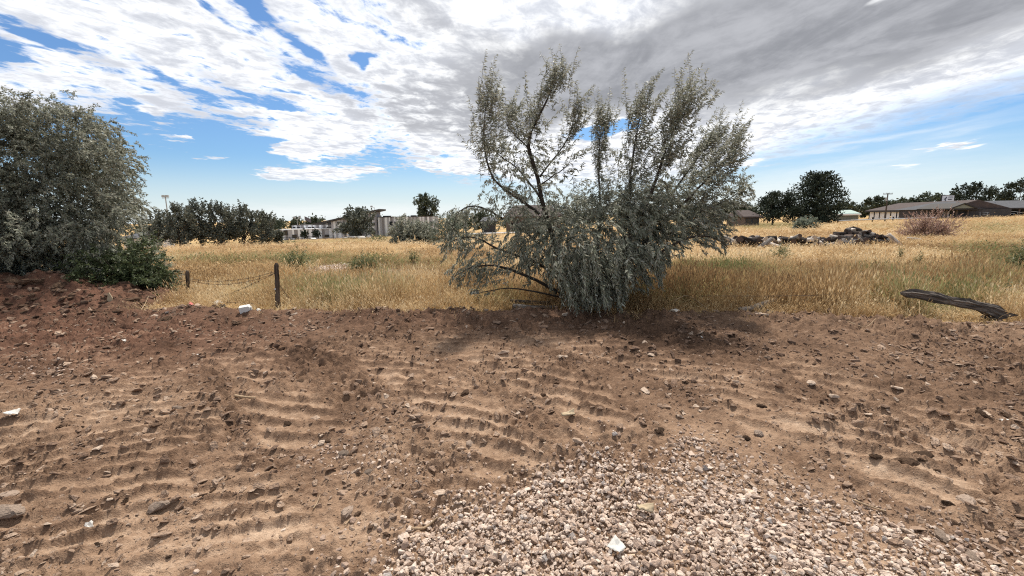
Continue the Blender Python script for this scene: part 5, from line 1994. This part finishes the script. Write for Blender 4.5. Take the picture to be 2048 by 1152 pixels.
def single_head(root, hh):
    mb = MB()
    mb.tube([(0, 0, hh - 0.4), (-0.9, 0, hh + 0.1)], 0.07, 6)
    mb.build('bracket', M['metal'], root)
    lamp_box(root, -1.0, hh + 0.25, 0.42)


def cross_arm(root, hh):
    mb = MB()
    mb.box(-0.95, 0.95, -0.06, 0.06, hh - 0.28, hh - 0.14)
    mb.build('crossarm', M['pole_wood'], root)
    for x in (-0.85, -0.35, 0.35, 0.85):
        m2 = MB()
        m2.tube([(x, 0, hh - 0.13), (x, 0, hh + 0.05)], 0.05, 6, cap=0)
        m2.build('insulator', M['metal'], root)
    mb = MB()
    mb.tube([(-0.32, -0.1, hh - 1.6), (-0.32, -0.1, hh - 0.9)], 0.16, 8, cap=0)
    mb.build('transformer', M['metal'], root)


pole('floodlight_mast', 341, 394, 470, 96, 'tall thin floodlight mast rising over the silvery row', 'light pole', 0.16, M['metal'], mast_heads)
pole('floodlight_pole', 597, 438, 470, 175, 'light pole with two lamp heads behind the low school wing', 'light pole', 0.14, M['metal'], double_heads)
pole('street_lamp', 752, 414, 470, 172, 'single headed lamp pole sticking up behind the slanted roof', 'street lamp', 0.12, M['metal'], single_head)
pole('utility_pole', 1770, 386, 440, 94, 'dark wooden utility pole with crossarm in front of the motel', 'utility pole', 0.16, M['pole_wood'], cross_arm)


def flag_top(root, hh):
    mb = MB()
    for k in range(4):
        a, b = k * 0.6, (k + 1) * 0.6
        za, zb_ = hh - 0.1 - 0.28 * k, hh - 0.1 - 0.28 * (k + 1)
        ya, yb = 0.15 * math.sin(k * 1.4), 0.15 * math.sin((k + 1) * 1.4)
        mb.poly([(0.1 + a, ya, za - 1.5), (0.1 + b, yb, zb_ - 1.5), (0.1 + b, yb, zb_), (0.1 + a, ya, za)])
        mb.poly([(0.1 + a, ya + 0.02, za), (0.1 + b, yb + 0.02, zb_), (0.1 + b, yb + 0.02, zb_ - 1.5), (0.1 + a, ya + 0.02, za - 1.5)])
    mb.build('flag', M['flag'], root)


pole('flagpole', 612, 432, 470, 178, 'flagpole with drooping dark flag behind the low school wing', 'flagpole', 0.09, M['wall_white'], flag_top)


# guard rails and far fences
def rail_fence(name, pix, Y0s, label, cat, step, hh, mat_post, mat_rail, rails=(0.6,), pw=0.09, rail_h=0.10):
    pts = []
    for (px, py), Y0 in zip(pix, Y0s):
        p = at(px, py, Y0)
        p[2] = float(terrain(p[0], p[1]))
        pts.append(p)
    root = empty(name, pts[0], label, cat)
    O = pts[0]
    for a, b in zip(pts[:-1], pts[1:]):
        L = np.linalg.norm(b - a)
        n = max(int(L / step), 1)
        for i in range(n + 1):
            p = a + (b - a) * i / n - O
            p[2] = float(terrain(*(p + O)[:2])) - O[2]
            mb = MB()
            mb.box(p[0] - pw, p[0] + pw, p[1] - pw, p[1] + pw, p[2] - 0.3, p[2] + hh)
            mb.build('post', mat_post, root)
        for z in rails:
            mb = MB()
            q = [a + (b - a) * t for t in np.linspace(0, 1, 9)]
            q = [np.array([v[0], v[1] - pw - 0.03, float(terrain(v[0], v[1])) + z]) - O for v in q]
            mb.tube(q, rail_h, 4)
            mb.build('rail', mat_rail, root)


rail_fence('guard_rail', [(1676, 440), (1745, 440), (1872, 438)], (96, 94, 90), 'low pale guard rail with dark posts in front of the motel', 'guard rail', 3.4, 0.95, M['fascia'], M['metal'], (0.5,), 0.10, 0.13)
rail_fence('guard_rail', [(928, 463), (1060, 461), (1180, 458)], (95, 95, 95), 'low white guard rail seen through the windswept olive', 'guard rail', 4.0, 0.9, M['fascia'], M['wall_white'], (0.55,), 0.10, 0.14)
rail_fence('rail_fence', [(563, 484), (668, 479)], (128, 128), 'dark low fence in front of the school wing', 'fence', 2.2, 1.15, M['fascia'], M['fascia'], (0.5, 1.05), 0.06, 0.05)

# rubble in front of the school
for i, (px, py, s, lab) in enumerate(((692, 479, 2.0, 'pale concrete slab lying left of the standing lump before the school'), (706, 476, 2.6, 'tilted pale concrete slab before the school'), (722, 473, 2.2, 'pale upright lump of concrete in front of the slanted roofed school'),
                                      (740, 477, 1.8, 'pale concrete slab lying right of the standing lump before the school'), (563, 482, 1.4, 'white box like block at the foot of the low school wing'), (628, 474, 1.6, 'white lump lying between the two wall shrubs'))):
    Yr = 118.0
    p = at(px, py, Yr)
    me = rock_mesh('concrete_block', 500 + i, 1, 0.5 if i not in (2,) else 1.3, 0.7)
    o = link('concrete_block', me, M['concrete'] if i < 4 else M['wall_white'], None, (p[0], p[1], float(terrain(p[0], p[1])) + 0.45))
    o.scale = (s, s, s * 0.7 + 0.2)
    tag(o, lab, 'concrete block')


# ------------------------------------------------------------------ log heap
def log_mesh(name, seed, L, r0, bend=0.05, n=10, knots=True, split=False):
    """A rough log along x: tapering, bent, with cut ends in a second material."""
    rr = np.random.default_rng(seed)
    m = 9
    mb = MB()
    ph = rr.uniform(0, 6.28, 4)
    V = []
    for i in range(m):
        t = i / (m - 1)
        x = (t - 0.5) * L
        cy, cz = bend * L * math.sin(t * 3.0 + ph[0]) * 0.5, bend * L * math.cos(t * 2.4 + ph[1]) * 0.5
        ra = r0 * (1.08 - 0.2 * t) * (1 + 0.06 * math.sin(t * 9 + ph[2]))
        if i in (0, m - 1):
            ra *= 0.96
        for k in range(n):
            th = 2 * math.pi * k / n
            rk = ra * (1 + 0.10 * math.sin(3 * th + ph[3] + t * 2) + rr.normal(0, 0.035))
            V.append((x + (rr.normal(0, 0.03 * L * 0.3) if i in (0, m - 1) else 0), cy + rk * math.cos(th), cz + rk * math.sin(th)))
    Fc, mi = [], []
    for i in range(m - 1):
        for k in range(n):
            k2 = (k + 1) % n
            Fc.append((i * n + k, i * n + k2, (i + 1) * n + k2, (i + 1) * n + k))
            mi.append(0)
    Fc.append(tuple(reversed(range(n))))
    Fc.append(tuple((m - 1) * n + k for k in range(n)))
    mi += [1, 1]
    me = mesh_from(name, V, Fc)
    sm = [True] * (len(Fc) - 2) + [False, False]
    me.polygons.foreach_set('use_smooth', sm)
    return me, mi


def make_log(name, seed, L, r0, mats, bend=0.05):
    me, mi = log_mesh(name, seed, L, r0, bend)
    for m in mats:
        me.materials.append(m)
    me.polygons.foreach_set('material_index', mi)
    return me


log_kinds = {
    'pale': [make_log('log', 600 + i, L, r, (M['log_pale'], M['cut']), 0.05) for i, (L, r) in enumerate(((0.75, 0.12), (0.9, 0.11), (0.6, 0.15), (1.1, 0.10)))],
    'dark': [make_log('log', 610 + i, L, r, (M['log_dark'], M['cut_dark']), 0.05) for i, (L, r) in enumerate(((0.8, 0.14), (0.65, 0.17), (1.0, 0.13), (0.5, 0.20), (0.9, 0.10)))],
    'grey': [make_log('log', 620 + i, L, r, (M['log_mid'], M['cut_dark']), 0.06) for i, (L, r) in enumerate(((0.9, 0.12), (0.7, 0.15), (1.1, 0.11)))],
}


def lay_log(kind, p, rz, tilt, roll, label, group, i, sc=1.0):
    me = log_kinds[kind][i % len(log_kinds[kind])]
    o = bpy.data.objects.new('log', me)
    COL.objects.link(o)
    o.location = tuple(p)
    o.rotation_euler = (roll, tilt, rz)
    o.scale = (sc, sc, sc)
    return tag(o, label, 'log', group)


LAB = {('low', 'pale'): 'pale barkless log in the long low row of cut logs', ('low', 'dark'): 'dark barked log in the long low row of cut logs', ('low', 'grey'): 'grey weathered log in the long low row of cut logs',
       ('heap', 'dark'): 'blackish log in the tall pointed heap of wood', ('heap', 'grey'): 'grey log in the tall pointed heap of wood', ('heap', 'pale'): 'pale log in the tall pointed heap of wood'}
lr = random.Random(21)
top_line = [(1455, 485), (1480, 478), (1500, 474), (1520, 477), (1560, 478), (1590, 480), (1620, 482), (1650, 484), (1690, 480), (1720, 478)]
i = 0
px = 1456.0
while px < 1712:
    base = ground(px, 497)
    topy = np.interp(px, [a for a, _ in top_line], [b for _, b in top_line])
    zt = at(px, topy, base[1])[2]
    levels = max(1, int(round((zt - base[2]) / 0.22)))
    for lv_ in range(levels):
        for back in range(2):
            kind = lr.choices(['dark', 'pale', 'grey'], [0.74, 0.10, 0.16] if lv_ < levels - 1 else [0.52, 0.28, 0.20])[0]
            p = base + np.array([lr.uniform(-0.12, 0.12), back * 0.45 + lr.uniform(-0.15, 0.15), 0.20 + lv_ * 0.19 + lr.uniform(-0.03, 0.03)])
            end_on = lr.random() < 0.5
            rz = lr.uniform(-0.4, 0.4) + (math.pi / 2 if end_on else 0) + lr.choice([0, 0.6, -0.6]) * (not end_on)
            lay_log(kind, p, rz, lr.uniform(-0.35, 0.35), lr.uniform(0, 6), LAB[('low', kind)], f'{kind} logs in the low row', i, lr.uniform(0.62, 0.98))
            i += 1
    px += lr.uniform(6.2, 9.0)
# tall heap
heap_top = [(1640, 489), (1680, 480), (1700, 474), (1720, 466), (1745, 457), (1760, 462), (1775, 466), (1795, 474), (1802, 488)]
px = 1648.0
while px < 1800:
    base = ground(px, 492) + np.array([0, 1.0, 0])
    topy = np.interp(px, [a for a, _ in heap_top], [b for _, b in heap_top])
    zt = at(px, topy, base[1] + 0.4)[2]
    levels = max(1, int(round((zt - base[2]) / 0.19)))
    for lv_ in range(levels):
        for back in range(2 if lv_ < levels - 1 else 1):
            kind = lr.choices(['dark', 'grey', 'pale'], [0.68, 0.26, 0.06])[0]
            p = base + np.array([lr.uniform(-0.15, 0.15), -0.55 + 0.28 * lv_ + back * 0.5 + lr.uniform(-0.1, 0.1), 0.20 + lv_ * 0.17])
            rz = lr.uniform(-0.5, 0.5) + (math.pi / 2 if lr.random() < 0.35 else 0)
            lay_log(kind, p, rz, lr.uniform(-0.4, 0.4), lr.uniform(0, 6), LAB[('heap', kind)], f'{kind} logs in the tall heap', i, lr.uniform(0.6, 0.92))
            i += 1
    px += lr.uniform(8.0, 11.0)
# single pieces that stand out
def special(px, py, up, mats, L, r, rz, tilt, label, seed, bend=0.06, cat='log', name='log'):
    b = ground(px, py)
    me = make_log(name, seed, L, r, mats, bend)
    o = link(name, me, None, None, (b[0], b[1], b[2] + up))
    o.rotation_euler = (0, tilt, rz)
    return tag(o, label, cat)


special(1527, 500, 0.24, (M['log_mid'], M['cut']), 0.95, 0.11, 0.3, -0.45, 'grey bent branch lying before the low row, left half', 650, 0.1)
special(1543, 499, 0.20, (M['log_pale'], M['cut']), 0.75, 0.09, -0.2, 0.25, 'smooth pale log lying before the low row, rising to its left', 651)
special(1688, 499, 0.20, (M['log_mid'], M['cut']), 0.55, 0.22, 0.1, 0.05, 'thick pale stump lying on its side at the foot of the heap', 652, 0.02)
special(1696, 497, 0.30, (M['log_mid'], M['cut_dark']), 0.62, 0.15, 0.3, math.pi / 2 - 0.12, 'upright grey stump between the low row and the tall heap', 653, 0.03)
special(1790, 494, 0.25, (M['log_pale'], M['cut']), 0.9, 0.09, -0.3, 0.75, 'white log leaning against the right end of the tall heap', 654)
special(1720, 494, 0.12, (M['log_pale'], M['cut']), 1.0, 0.05, -0.1, 0.1, 'thin pale branch lying at the front of the tall heap', 655)
special(1828, 484, 0.12, (M['log_pale'], M['cut']), 0.6, 0.09, -0.5, 0.1, 'small pale piece of wood lying alone left below the dried bush', 656)

# ------------------------------------------------------------------ logs along the grass edge
def big_log():
    b = ground(2006, 645)
    a = at(1800, 586, b[1] + 0.30)
    b[2] += 0.10
    d = b - a
    L = float(np.linalg.norm(d))
    rr = np.random.default_rng(70)
    N, m = 22, 34
    V = []
    for i in range(m):
        t = i / (m - 1)
        ra = 0.050 + 0.042 * t ** 1.2 + 0.012 * math.sin(t * 7) + 0.006 * math.sin(t * 23)
        if t < 0.08:
            ra *= 0.35 + 0.65 * t / 0.08
        for k in range(N):
            th = 2 * math.pi * k / N
            groove = 0.13 * math.sin(5 * th + 1.5 * t) + 0.11 * math.sin(11 * th + 3 * math.sin(4 * t)) + rr.normal(0, 0.045)
            x = t * L
            if i == m - 1:
                x += rr.uniform(-0.30, 0.12)
            elif i == m - 2:
                x += rr.uniform(-0.12, 0.05)
            V.append((x, ra * (1 + groove) * math.cos(th) * 0.9, ra * (1 + groove) * math.sin(th) + 0.05 * math.sin(t * 3.1) + 0.012 * math.sin(t * 11)))
    Fc = []
    for i in range(m - 1):
        for k in range(N):
            k2 = (k + 1) % N
            Fc.append((i * N + k, i * N + k2, (i + 1) * N + k2, (i + 1) * N + k))
    Fc.append(tuple(reversed(range(N))))
    Fc.append(tuple((m - 1) * N + k for k in range(N)))
    me = mesh_from('fallen_log', V, Fc)
    o = link('fallen_log', me, M['log_grey'])
    o.location = tuple(a)
    dv = Vector(d).normalized()
    o.rotation_euler = dv.to_track_quat('X', 'Z').to_euler()
    tag(o, 'long weathered grey log with a splintered end tilted out of the grass at right', 'log')


big_log()


def ground_stick(name, pix, r0, r1, mat, label, cat='stick', lift=0.02, n=6, jit=0.05):
    pts = []
    for q in pix:
        g = ground(q[0], q[1], 0.8)
        z = float(earth_z(g[0], g[1])[0])
        pts.append(np.array([g[0], g[1], z + lift + (q[2] if len(q) > 2 else 0)]))
    s = spline(pts, max(len(pts) * 4, 8))
    O = pts[0].copy()
    mb = MB()
    mb.tube(s - O, np.linspace(r0, r1, len(s)), n, cap=0, jit=jit)
    o = mb.build(name, mat, None, tuple(O), smooth_shade=True)
    return tag(o, label, cat)


ground_stick('fallen_log', [(1027, 619), (1065, 622), (1112, 622)], 0.055, 0.05, M['log_mid'], 'pale brown log lying on the dirt under the left of the windswept olive', 'log', 0.05, 9)
ground_stick('fallen_log', [(1022, 612), (1060, 614), (1100, 616)], 0.035, 0.03, M['log_grey'], 'thinner grey branch lying just behind the pale brown log under the olive', 'log', 0.09, 8)
ground_stick('broken_log', [(1480, 630, 0.0), (1500, 627, 0.03), (1525, 622, 0.07), (1548, 617, 0.10)], 0.055, 0.045, M['log_grey'], 'short broken grey log lying at the edge of the grass right of the olive', 'log', 0.04, 9)
ground_stick('plastic_pipe', [(1532, 631, 0.06), (1545, 632, 0.03), (1560, 635, 0.0)], 0.03, 0.012, M['black_plastic'], 'short dark piece of pipe beside the broken grey log', 'pipe', 0.02, 8, 0)
ground_stick('stick', [(1865, 642, 0.0), (1890, 634, 0.03), (1925, 628, 0.06)], 0.014, 0.01, M['stick'], 'brown forked stick leaning on the big weathered log')
ground_stick('stick', [(1800, 627, 0.08), (1850, 616, 0.1), (1912, 627, 0.03)], 0.01, 0.008, M['stick'], 'thin stick in the grass beside the big weathered log')
ground_stick('stick', [(1706, 1002), (1735, 1014), (1770, 1026)], 0.006, 0.004, M['stick'], 'long straight dry straw lying on the right side of the gravel', lift=0.012, n=5)
ground_stick('stick', [(822, 1063), (850, 1053), (876, 1044)], 0.011, 0.004, M['stick'], 'splinter of brown wood at the upper left edge of the gravel', lift=0.012, n=5)
ground_stick('stick', [(1238, 985), (1247, 972), (1254, 960)], 0.007, 0.005, M['stick'], 'short buff splinter above the middle of the gravel', lift=0.02, n=5)
ground_stick('stick', [(626, 1012), (634, 1000), (640, 990)], 0.004, 0.003, M['stick'], 'thin straw lying on the smooth dirt left of the gravel', lift=0.012, n=5)
ground_stick('stick', [(690, 1050), (695, 1043), (700, 1036)], 0.005, 0.003, M['stick'], 'tiny pale splinter on the dirt at the left edge of gravel', lift=0.012, n=5)
ground_stick('stick', [(470, 792), (490, 796), (512, 797)], 0.014, 0.008, M['stick'], 'brown root fragment between the left tread marks', lift=0.02, n=6)
ground_stick('stick', [(1695, 650), (1730, 660), (1750, 652)], 0.008, 0.004, M['stick'], 'straw strand on the dirt near the fallen log', lift=0.02, n=5)
ground_stick('twig', [(283, 626, 0), (292, 620, 0.05), (300, 614, 0.11)], 0.010, 0.004, M['stick'], 'pale dead twig sticking up from the heap\'s right slope', 'twig', 0.02, 5)
ground_stick('twig', [(137, 578, 0.0), (144, 573, 0.05), (150, 576, 0.0)], 0.008, 0.004, M['stick'], 'pale root arching out of the top of the heap', 'twig', 0.02, 5)
ground_stick('twig', [(1345, 618, 0.1), (1375, 612, 0.16), (1420, 628, 0.02)], 0.010, 0.005, M['stick'], 'dry branch tangled in the grass right of the windswept olive', 'twig', 0.02, 5)


# ------------------------------------------------------------------ wire fence
def wire_fence():
    g2 = ground(555, 616)
    g1 = ground(376, 601)
    g1[1] = min(g1[1], g2[1] + 0.9)
    g1 = np.array([at(376, 600, g1[1])[0], g1[1], float(earth_z(g1[0], g1[1])[0])])
    g2[2] = float(earth_z(g2[0], g2[1])[0])
    root = empty('wire_fence', g2, 'old barbed wire fence with two weathered posts at the edge of the grass', 'fence')
    O = np.array(g2)
    tops = []
    for (g, px, topy, r) in ((g1, 374.5, 541, 0.036), (g2, 552.5, 526, 0.040)):
        tp = at(px, topy, g[1])
        s = spline([g - np.array([0, 0, 0.2]), g * 0.5 + tp * 0.5 + np.array([0.008, 0, 0]), tp], 14)
        mb = MB()
        mb.tube(s - O, [r * (1.1 - 0.012 * i) for i in range(13)] + [r * 0.55], 10, cap=0, jit=0.10)
        mb.build('post', M['post'], root, smooth_shade=False)
        tops.append((g, tp))

    def sag(a, b, s, r=0.0036, n=18):
        t = np.linspace(0, 1, n)[:, None]
        p = a * (1 - t) + b * t
        p[:, 2] -= s * 4 * t[:, 0] * (1 - t[:, 0])
        p = p + np.random.default_rng(int(s * 1000)).normal(0, 0.004, p.shape)
        mb = MB()
        mb.tube(p - O, r, 4)
        w = mb.build('wire', M['wire'], root)
        bm = MB()
        for k in range(2, n - 1, 2):
            q = p[k] - O
            bm.tube([q + (-0.012, 0, -0.02), q + (0.012, 0, 0.02)], 0.003, 3)
            bm.tube([q + (-0.012, 0.01, 0.02), q + (0.012, -0.01, -0.02)], 0.003, 3)
        bm.build('barbs', M['wire'], w)

    def on(post, px, py): return at(px, py, tops[post][0][1])
    sag(on(0, 377, 558), on(1, 552, 543), 0.10)
    sag(on(0, 377, 560), on(1, 552, 545), 0.15)
    sag(on(0, 377, 573), at(440, 594, g1[1] - 0.1), 0.03)
    sag(at(440, 594, g1[1] - 0.1), on(1, 552, 546), 0.02)
    sag(at(440, 603, g2[1] + 0.2), at(575, 606, g2[1] + 0.1), 0.02)
    sag(on(0, 374, 560), at(330, 566, g1[1] + 0.5), 0.02)
    sag(on(1, 557, 566), at(590, 612, g2[1] - 0.05), 0.02)
    sag(at(590, 612, g2[1] - 0.05), at(720, 622, g2[1]), 0.0)
    # white tag on the post
    mb = MB()
    p = at(550.5, 578, g2[1] - 0.045) - O
    mb.box(p[0] - 0.012, p[0] + 0.012, p[1] - 0.01, p[1], p[2] - 0.012, p[2] + 0.012)
    mb.build('insulator', M['white_plastic'], root)
    tail = []
    for px, py, dz in ((1398, 592, 0.30), (1470, 592, 0.30), (1560, 592, 0.32), (1640, 590, 0.34), (1700, 585, 0.40), (1760, 581, 0.44), (1800, 582, 0.40)):
        tail.append(at(px, py, ground(px, py + 36)[1] + 0.1) - O)
    mb = MB()
    mb.tube(spline(tail, 30), 0.004, 4)
    mb.build('wire', M['wire'], root)


wire_fence()


# ------------------------------------------------------------------ litter
def crumple(name, seed, size, flat, mat, px, py, label, cat, lift=0.0, tilt=0.3, sub=2, amp=0.28):
    import bmesh
    r = np.random.default_rng(seed)
    bm = bmesh.new()
    bmesh.ops.create_icosphere(bm, subdivisions=sub, radius=0.5)
    for v in bm.verts:
        k = 1 + r.normal(0, amp)
        v.co = Vector((v.co.x * k * 1.2, v.co.y * k, v.co.z * k * flat))
    me = bpy.data.meshes.new(name)
    bm.to_mesh(me)
    bm.free()
    g = ground(px, py, 0.8)
    z = float(earth_z(g[0], g[1])[0])
    o = link(name, me, mat, None, (g[0], g[1], z + size * flat * 0.35 + lift))
    o.scale = (size * 0.8,) * 3
    o.rotation_euler = (r.normal(0, tilt), r.normal(0, tilt), r.uniform(0, 6))
    return tag(o, label, cat)


# white jug-like box by the fence
g = ground(493, 628)
z = float(earth_z(g[0], g[1])[0])
jug = empty('plastic_tub', (g[0], g[1], z), 'white square plastic tub tipped over at the foot of the fence', 'tub', rz=0.35)
mb = MB()
s = 0.082
prof = [(-s, -s * 0.72), (s * 0.8, -s * 0.72), (s, -s * 0.5), (s, s * 0.5), (s * 0.8, s * 0.72), (-s, s * 0.72)]
mb.prism([(x, zz_ + 0.072) for x, zz_ in prof], -0.06, 0.06)
b_ = mb.build('body', M['white_plastic'], jug)
b_.rotation_euler = (0.15, -0.12, 0)
mb = MB()
mb.box(s + 0.001, s + 0.02, -0.035, 0.035, 0.045, 0.10)
c_ = mb.build('lid', M['paper'], jug)
c_.rotation_euler = (0.15, -0.12, 0)
crumple('plastic_bag', 801, 0.17, 0.5, M['paper'], 436, 612, 'crumpled whitish plastic bag at the edge of grass between the fence posts', 'bag', 0.02, amp=0.3)
crumple('plastic_bag', 802, 0.20, 0.3, M['black_plastic'], 442, 617, 'torn black plastic sheet under the whitish bag by the fence', 'bag', 0.0, amp=0.3)
crumple('plastic_scrap', 803, 0.14, 0.35, M['red_plastic'], 386, 624, 'faded red plastic scrap lying left of the white tub', 'litter', 0.0)
crumple('paper_scrap', 804, 0.075, 0.5, M['paper'], 368, 625, 'small white scrap lying left of the red plastic', 'litter')
crumple('paper_scrap', 805, 0.075, 0.4, M['paper'], 518, 624, 'small white scrap just right of the white tub', 'litter')
crumple('paper_scrap', 806, 0.075, 0.4, M['paper'], 476, 619, 'small white scrap just left of the white tub', 'litter')
crumple('paper_scrap', 807, 0.10, 0.3, M['card'], 569, 622, 'small buff scrap at the foot of the taller fence post', 'litter')
crumple('paper_scrap', 808, 0.08, 0.3, M['paper'], 335, 633, 'small white scrap at the toe of the earth heap', 'litter')
crumple('plastic_bag', 809, 0.20, 0.55, M['paper'], 1348, 628, 'crumpled white plastic lying right of the windswept olive', 'bag', 0.0)
crumple('plastic_bag', 810, 0.12, 0.5, M['white_plastic'], 1362, 630, 'second smaller crumpled white plastic right of the windswept olive', 'bag', 0.0)
crumple('paper_scrap', 811, 0.045, 0.5, M['paper'], 397, 709, 'tiny white scrap on the dirt below the fence', 'litter')
crumple('paper_scrap', 812, 0.07, 0.25, M['paper'], 248, 691, 'pale flat scrap on the dirt in front of the heap', 'litter')
crumple('paper_scrap', 813, 0.06, 0.4, M['paper'], 152, 577, 'tiny white scrap on top of the earth heap', 'litter', 0.35)
crumple('paper_scrap', 814, 0.075, 0.4, M['paper'], 2012, 846, 'small white scrap on the dirt at the right edge', 'litter')
crumple('paper_scrap', 815, 0.055, 0.3, M['paper'], 177, 1052, 'tiny white scrap on the dirt at lower left', 'litter')
crumple('paper_scrap', 816, 0.05, 0.4, M['paper'], 1402, 678, 'tiny white scrap on the dirt right below the olive', 'litter')


def sheet(name, px, py, sx_, sy_, rz, mat, label, cat, seed, lift=0.02, tilt=(0.1, 0.1), thick=0.002, curl=0.014):
    r = np.random.default_rng(seed)
    n = 7
    gx, gy = np.meshgrid(np.linspace(-0.5, 0.5, n), np.linspace(-0.5, 0.5, n))
    zz_ = r.normal(0, curl * 0.25, gx.shape) + curl * (gx * gy * 3 + gx ** 2)
    me = grid_mesh(name, gx * sx_ + r.normal(0, 0.02 * sx_, gx.shape), gy * sy_ + r.normal(0, 0.02 * sy_, gx.shape), zz_, False)
    g = ground(px, py, 0.8)
    z = float(earth_z(g[0], g[1])[0])
    o = link(name, me, mat, None, (g[0], g[1], z + lift))
    o.rotation_euler = (tilt[0], tilt[1], rz)
    md = o.modifiers.new('thickness', 'SOLIDIFY')
    md.thickness = thick
    return tag(o, label, cat)


sheet('paper_sheet', 1233, 1108, 0.068, 0.068, 0.75, M['paper'], 'square white paper lying on the gravel near the bottom', 'paper', 1, 0.055, (0.15, -0.1))
sheet('paper_sheet', 28, 843, 0.09, 0.06, 0.4, M['paper'], 'white paper scrap on the dirt at the left edge', 'paper', 2, 0.03, (0.2, 0.1))
sheet('board_chip', 1290, 1031, 0.085, 0.045, -0.2, M['card'], 'buff flat chip of board lying on the gravel', 'board', 3, 0.05, (0.12, 0.0), 0.008)
sheet('board_chip', 1136, 846, 0.10, 0.045, 0.1, M['card'], 'pale yellow flat chip lying among the middle tread marks', 'board', 4, 0.05, (0.2, -0.1), 0.012)
# upright pale piece on the heap
p = at(219, 600, 8.15)
tri = MB()
tri.prism([(-0.045, 0), (0.045, 0.0), (0.05, 0.10), (0.012, 0.20), (-0.005, 0.19)], -0.012, 0.012)
o = tri.build('board_chip', M['card'], None, (p[0], p[1], p[2] - 0.06), 0.3)
tag(o, 'pointed pale chip of board sticking up out of the earth heap', 'board')

# ------------------------------------------------------------------ clods and stones big enough to pick out
big_src = [rock_mesh('dirt_clod', 900 + k, 2, 0.62, 0.45) for k in range(6)]
for me_ in big_src:
    me_.materials.append(M['earth'])
big_stone = [rock_mesh('field_stone', 920 + k, 2, 0.6, 0.6) for k in range(5)]
for me_ in big_stone:
    me_.materials.append(M['stone'])


def put_clod(px, py, s, label, group, k, stone=False, lift=0.0, rz=None):
    g = ground(px, py, 0.8)
    if px < 345 and py < 628:
        yy_ = np.linspace(6.8, 8.7, 60)
        d = ray(px, py)
        xx_, zz_ = d[0] / d[1] * yy_, EYE + d[2] / d[1] * yy_
        ez = earth_z(xx_, yy_)
        hit = np.nonzero(zz_ < ez)[0]
        j = hit[0] if len(hit) else 59
        g = np.array([xx_[j], yy_[j], ez[j]])
    z = float(earth_z(g[0], g[1])[0])
    src = big_stone if stone else big_src
    o = bpy.data.objects.new('stone' if stone else 'dirt_clod', src[k % len(src)])
    COL.objects.link(o)
    o.location = (g[0], g[1], z + s * 0.05 + lift)
    o.scale = (s * 1.25, s, s * 0.85)
    o.rotation_euler = (random.uniform(-0.3, 0.3), random.uniform(-0.3, 0.3), random.uniform(0, 6.28) if rz is None else rz)
    return tag(o, label, 'stone' if stone else 'clod', group)


put_clod(1842, 921, 0.12, 'largest dark clod of the lumpy patch at the right', None, 0, rz=0.2)
put_clod(1806, 934, 0.105, 'long rounded clod in the lumpy patch left of the darkest clod', None, 1, rz=-0.5)
put_clod(1778, 931, 0.09, 'clod at the left end of the lumpy patch at right', None, 2, rz=-0.4)
put_clod(1750, 935, 0.065, 'small dark clod trailing left of the lumpy patch', None, 3)
put_clod(1365, 661, 0.17, 'rough clod with roots lying just off the grass right of the olive', None, 4)
put_clod(25, 566, 0.28, 'big slab of earth on the crest of the heap at far left', None, 5)
put_clod(62, 568, 0.32, 'broad lump of earth on the crest of the heap', None, 0)
put_clod(118, 574, 0.24, 'rounded lump of earth below the crest of the heap, right of the broad lump', None, 1)
put_clod(262, 603, 0.24, 'reddish lump on the right slope of the heap', None, 2)
put_clod(475, 650, 0.14, 'grey brown stone like clod on the dirt right of the fence litter', None, 3)
put_clod(330, 642, 0.20, 'reddish clod at the foot of the heap\'s right end', None, 4)
for px, py, s, lab in ((686, 905, 0.085, 'large buff stone left of the middle tread marks'), (1518, 871, 0.075, 'buff stone lying alone right of the gravel tongue'), (940, 886, 0.065, 'rounded stone beside the middle tread marks'), (318, 1012, 0.10, 'squarish grey clod like stone at lower left'), (18, 1040, 0.13, 'flat buff stone at the left edge, below another'),
                       (14, 995, 0.09, 'flat buff stone at the left edge, above another'), (735, 942, 0.06, 'pale stone among the dirty gravel left of the tread marks'), (355, 815, 0.07, 'flat stone between the left tread marks'), (1100, 955, 0.05, 'pale flat pebble above the gravel'), (695, 1025, 0.07, 'round dark stone on the smooth dirt left of the gravel'), (1548, 1118, 0.055, 'round brown stone in the gravel at lower right'),
                       (1945, 1112, 0.07, 'pale stone at the lower right edge of the gravel'), (1885, 1072, 0.07, 'pinkish stone in the dirt near the lower right corner'), (1935, 1000, 0.09, 'buff stone in the churned dirt above the lower right corner')):
    put_clod(px, py, s, lab, None, int(px), True)
cr_ = random.Random(5)
for k in range(110):
    py = cr_.uniform(655, 1120)
    px = cr_.uniform(10, 2040)
    if gravel_density(np.array([px]), np.array([py]))[0] > 0.4:
        continue
    s = cr_.uniform(0.035, 0.07) * (0.65 if py > 900 else 1.15)
    put_clod(px, py, s, 'rough brown clod of earth lying on the churned dirt', 'clods scattered over the churned dirt', k)
for k in range(46):
    px, py = cr_.uniform(0, 330), cr_.uniform(575, 640)
    if py < 560 + px * 0.11:
        continue
    put_clod(px, py, cr_.uniform(0.05, 0.12), 'reddish clod of earth resting on the slope of the heap', 'clods on the slope of the heap', k)
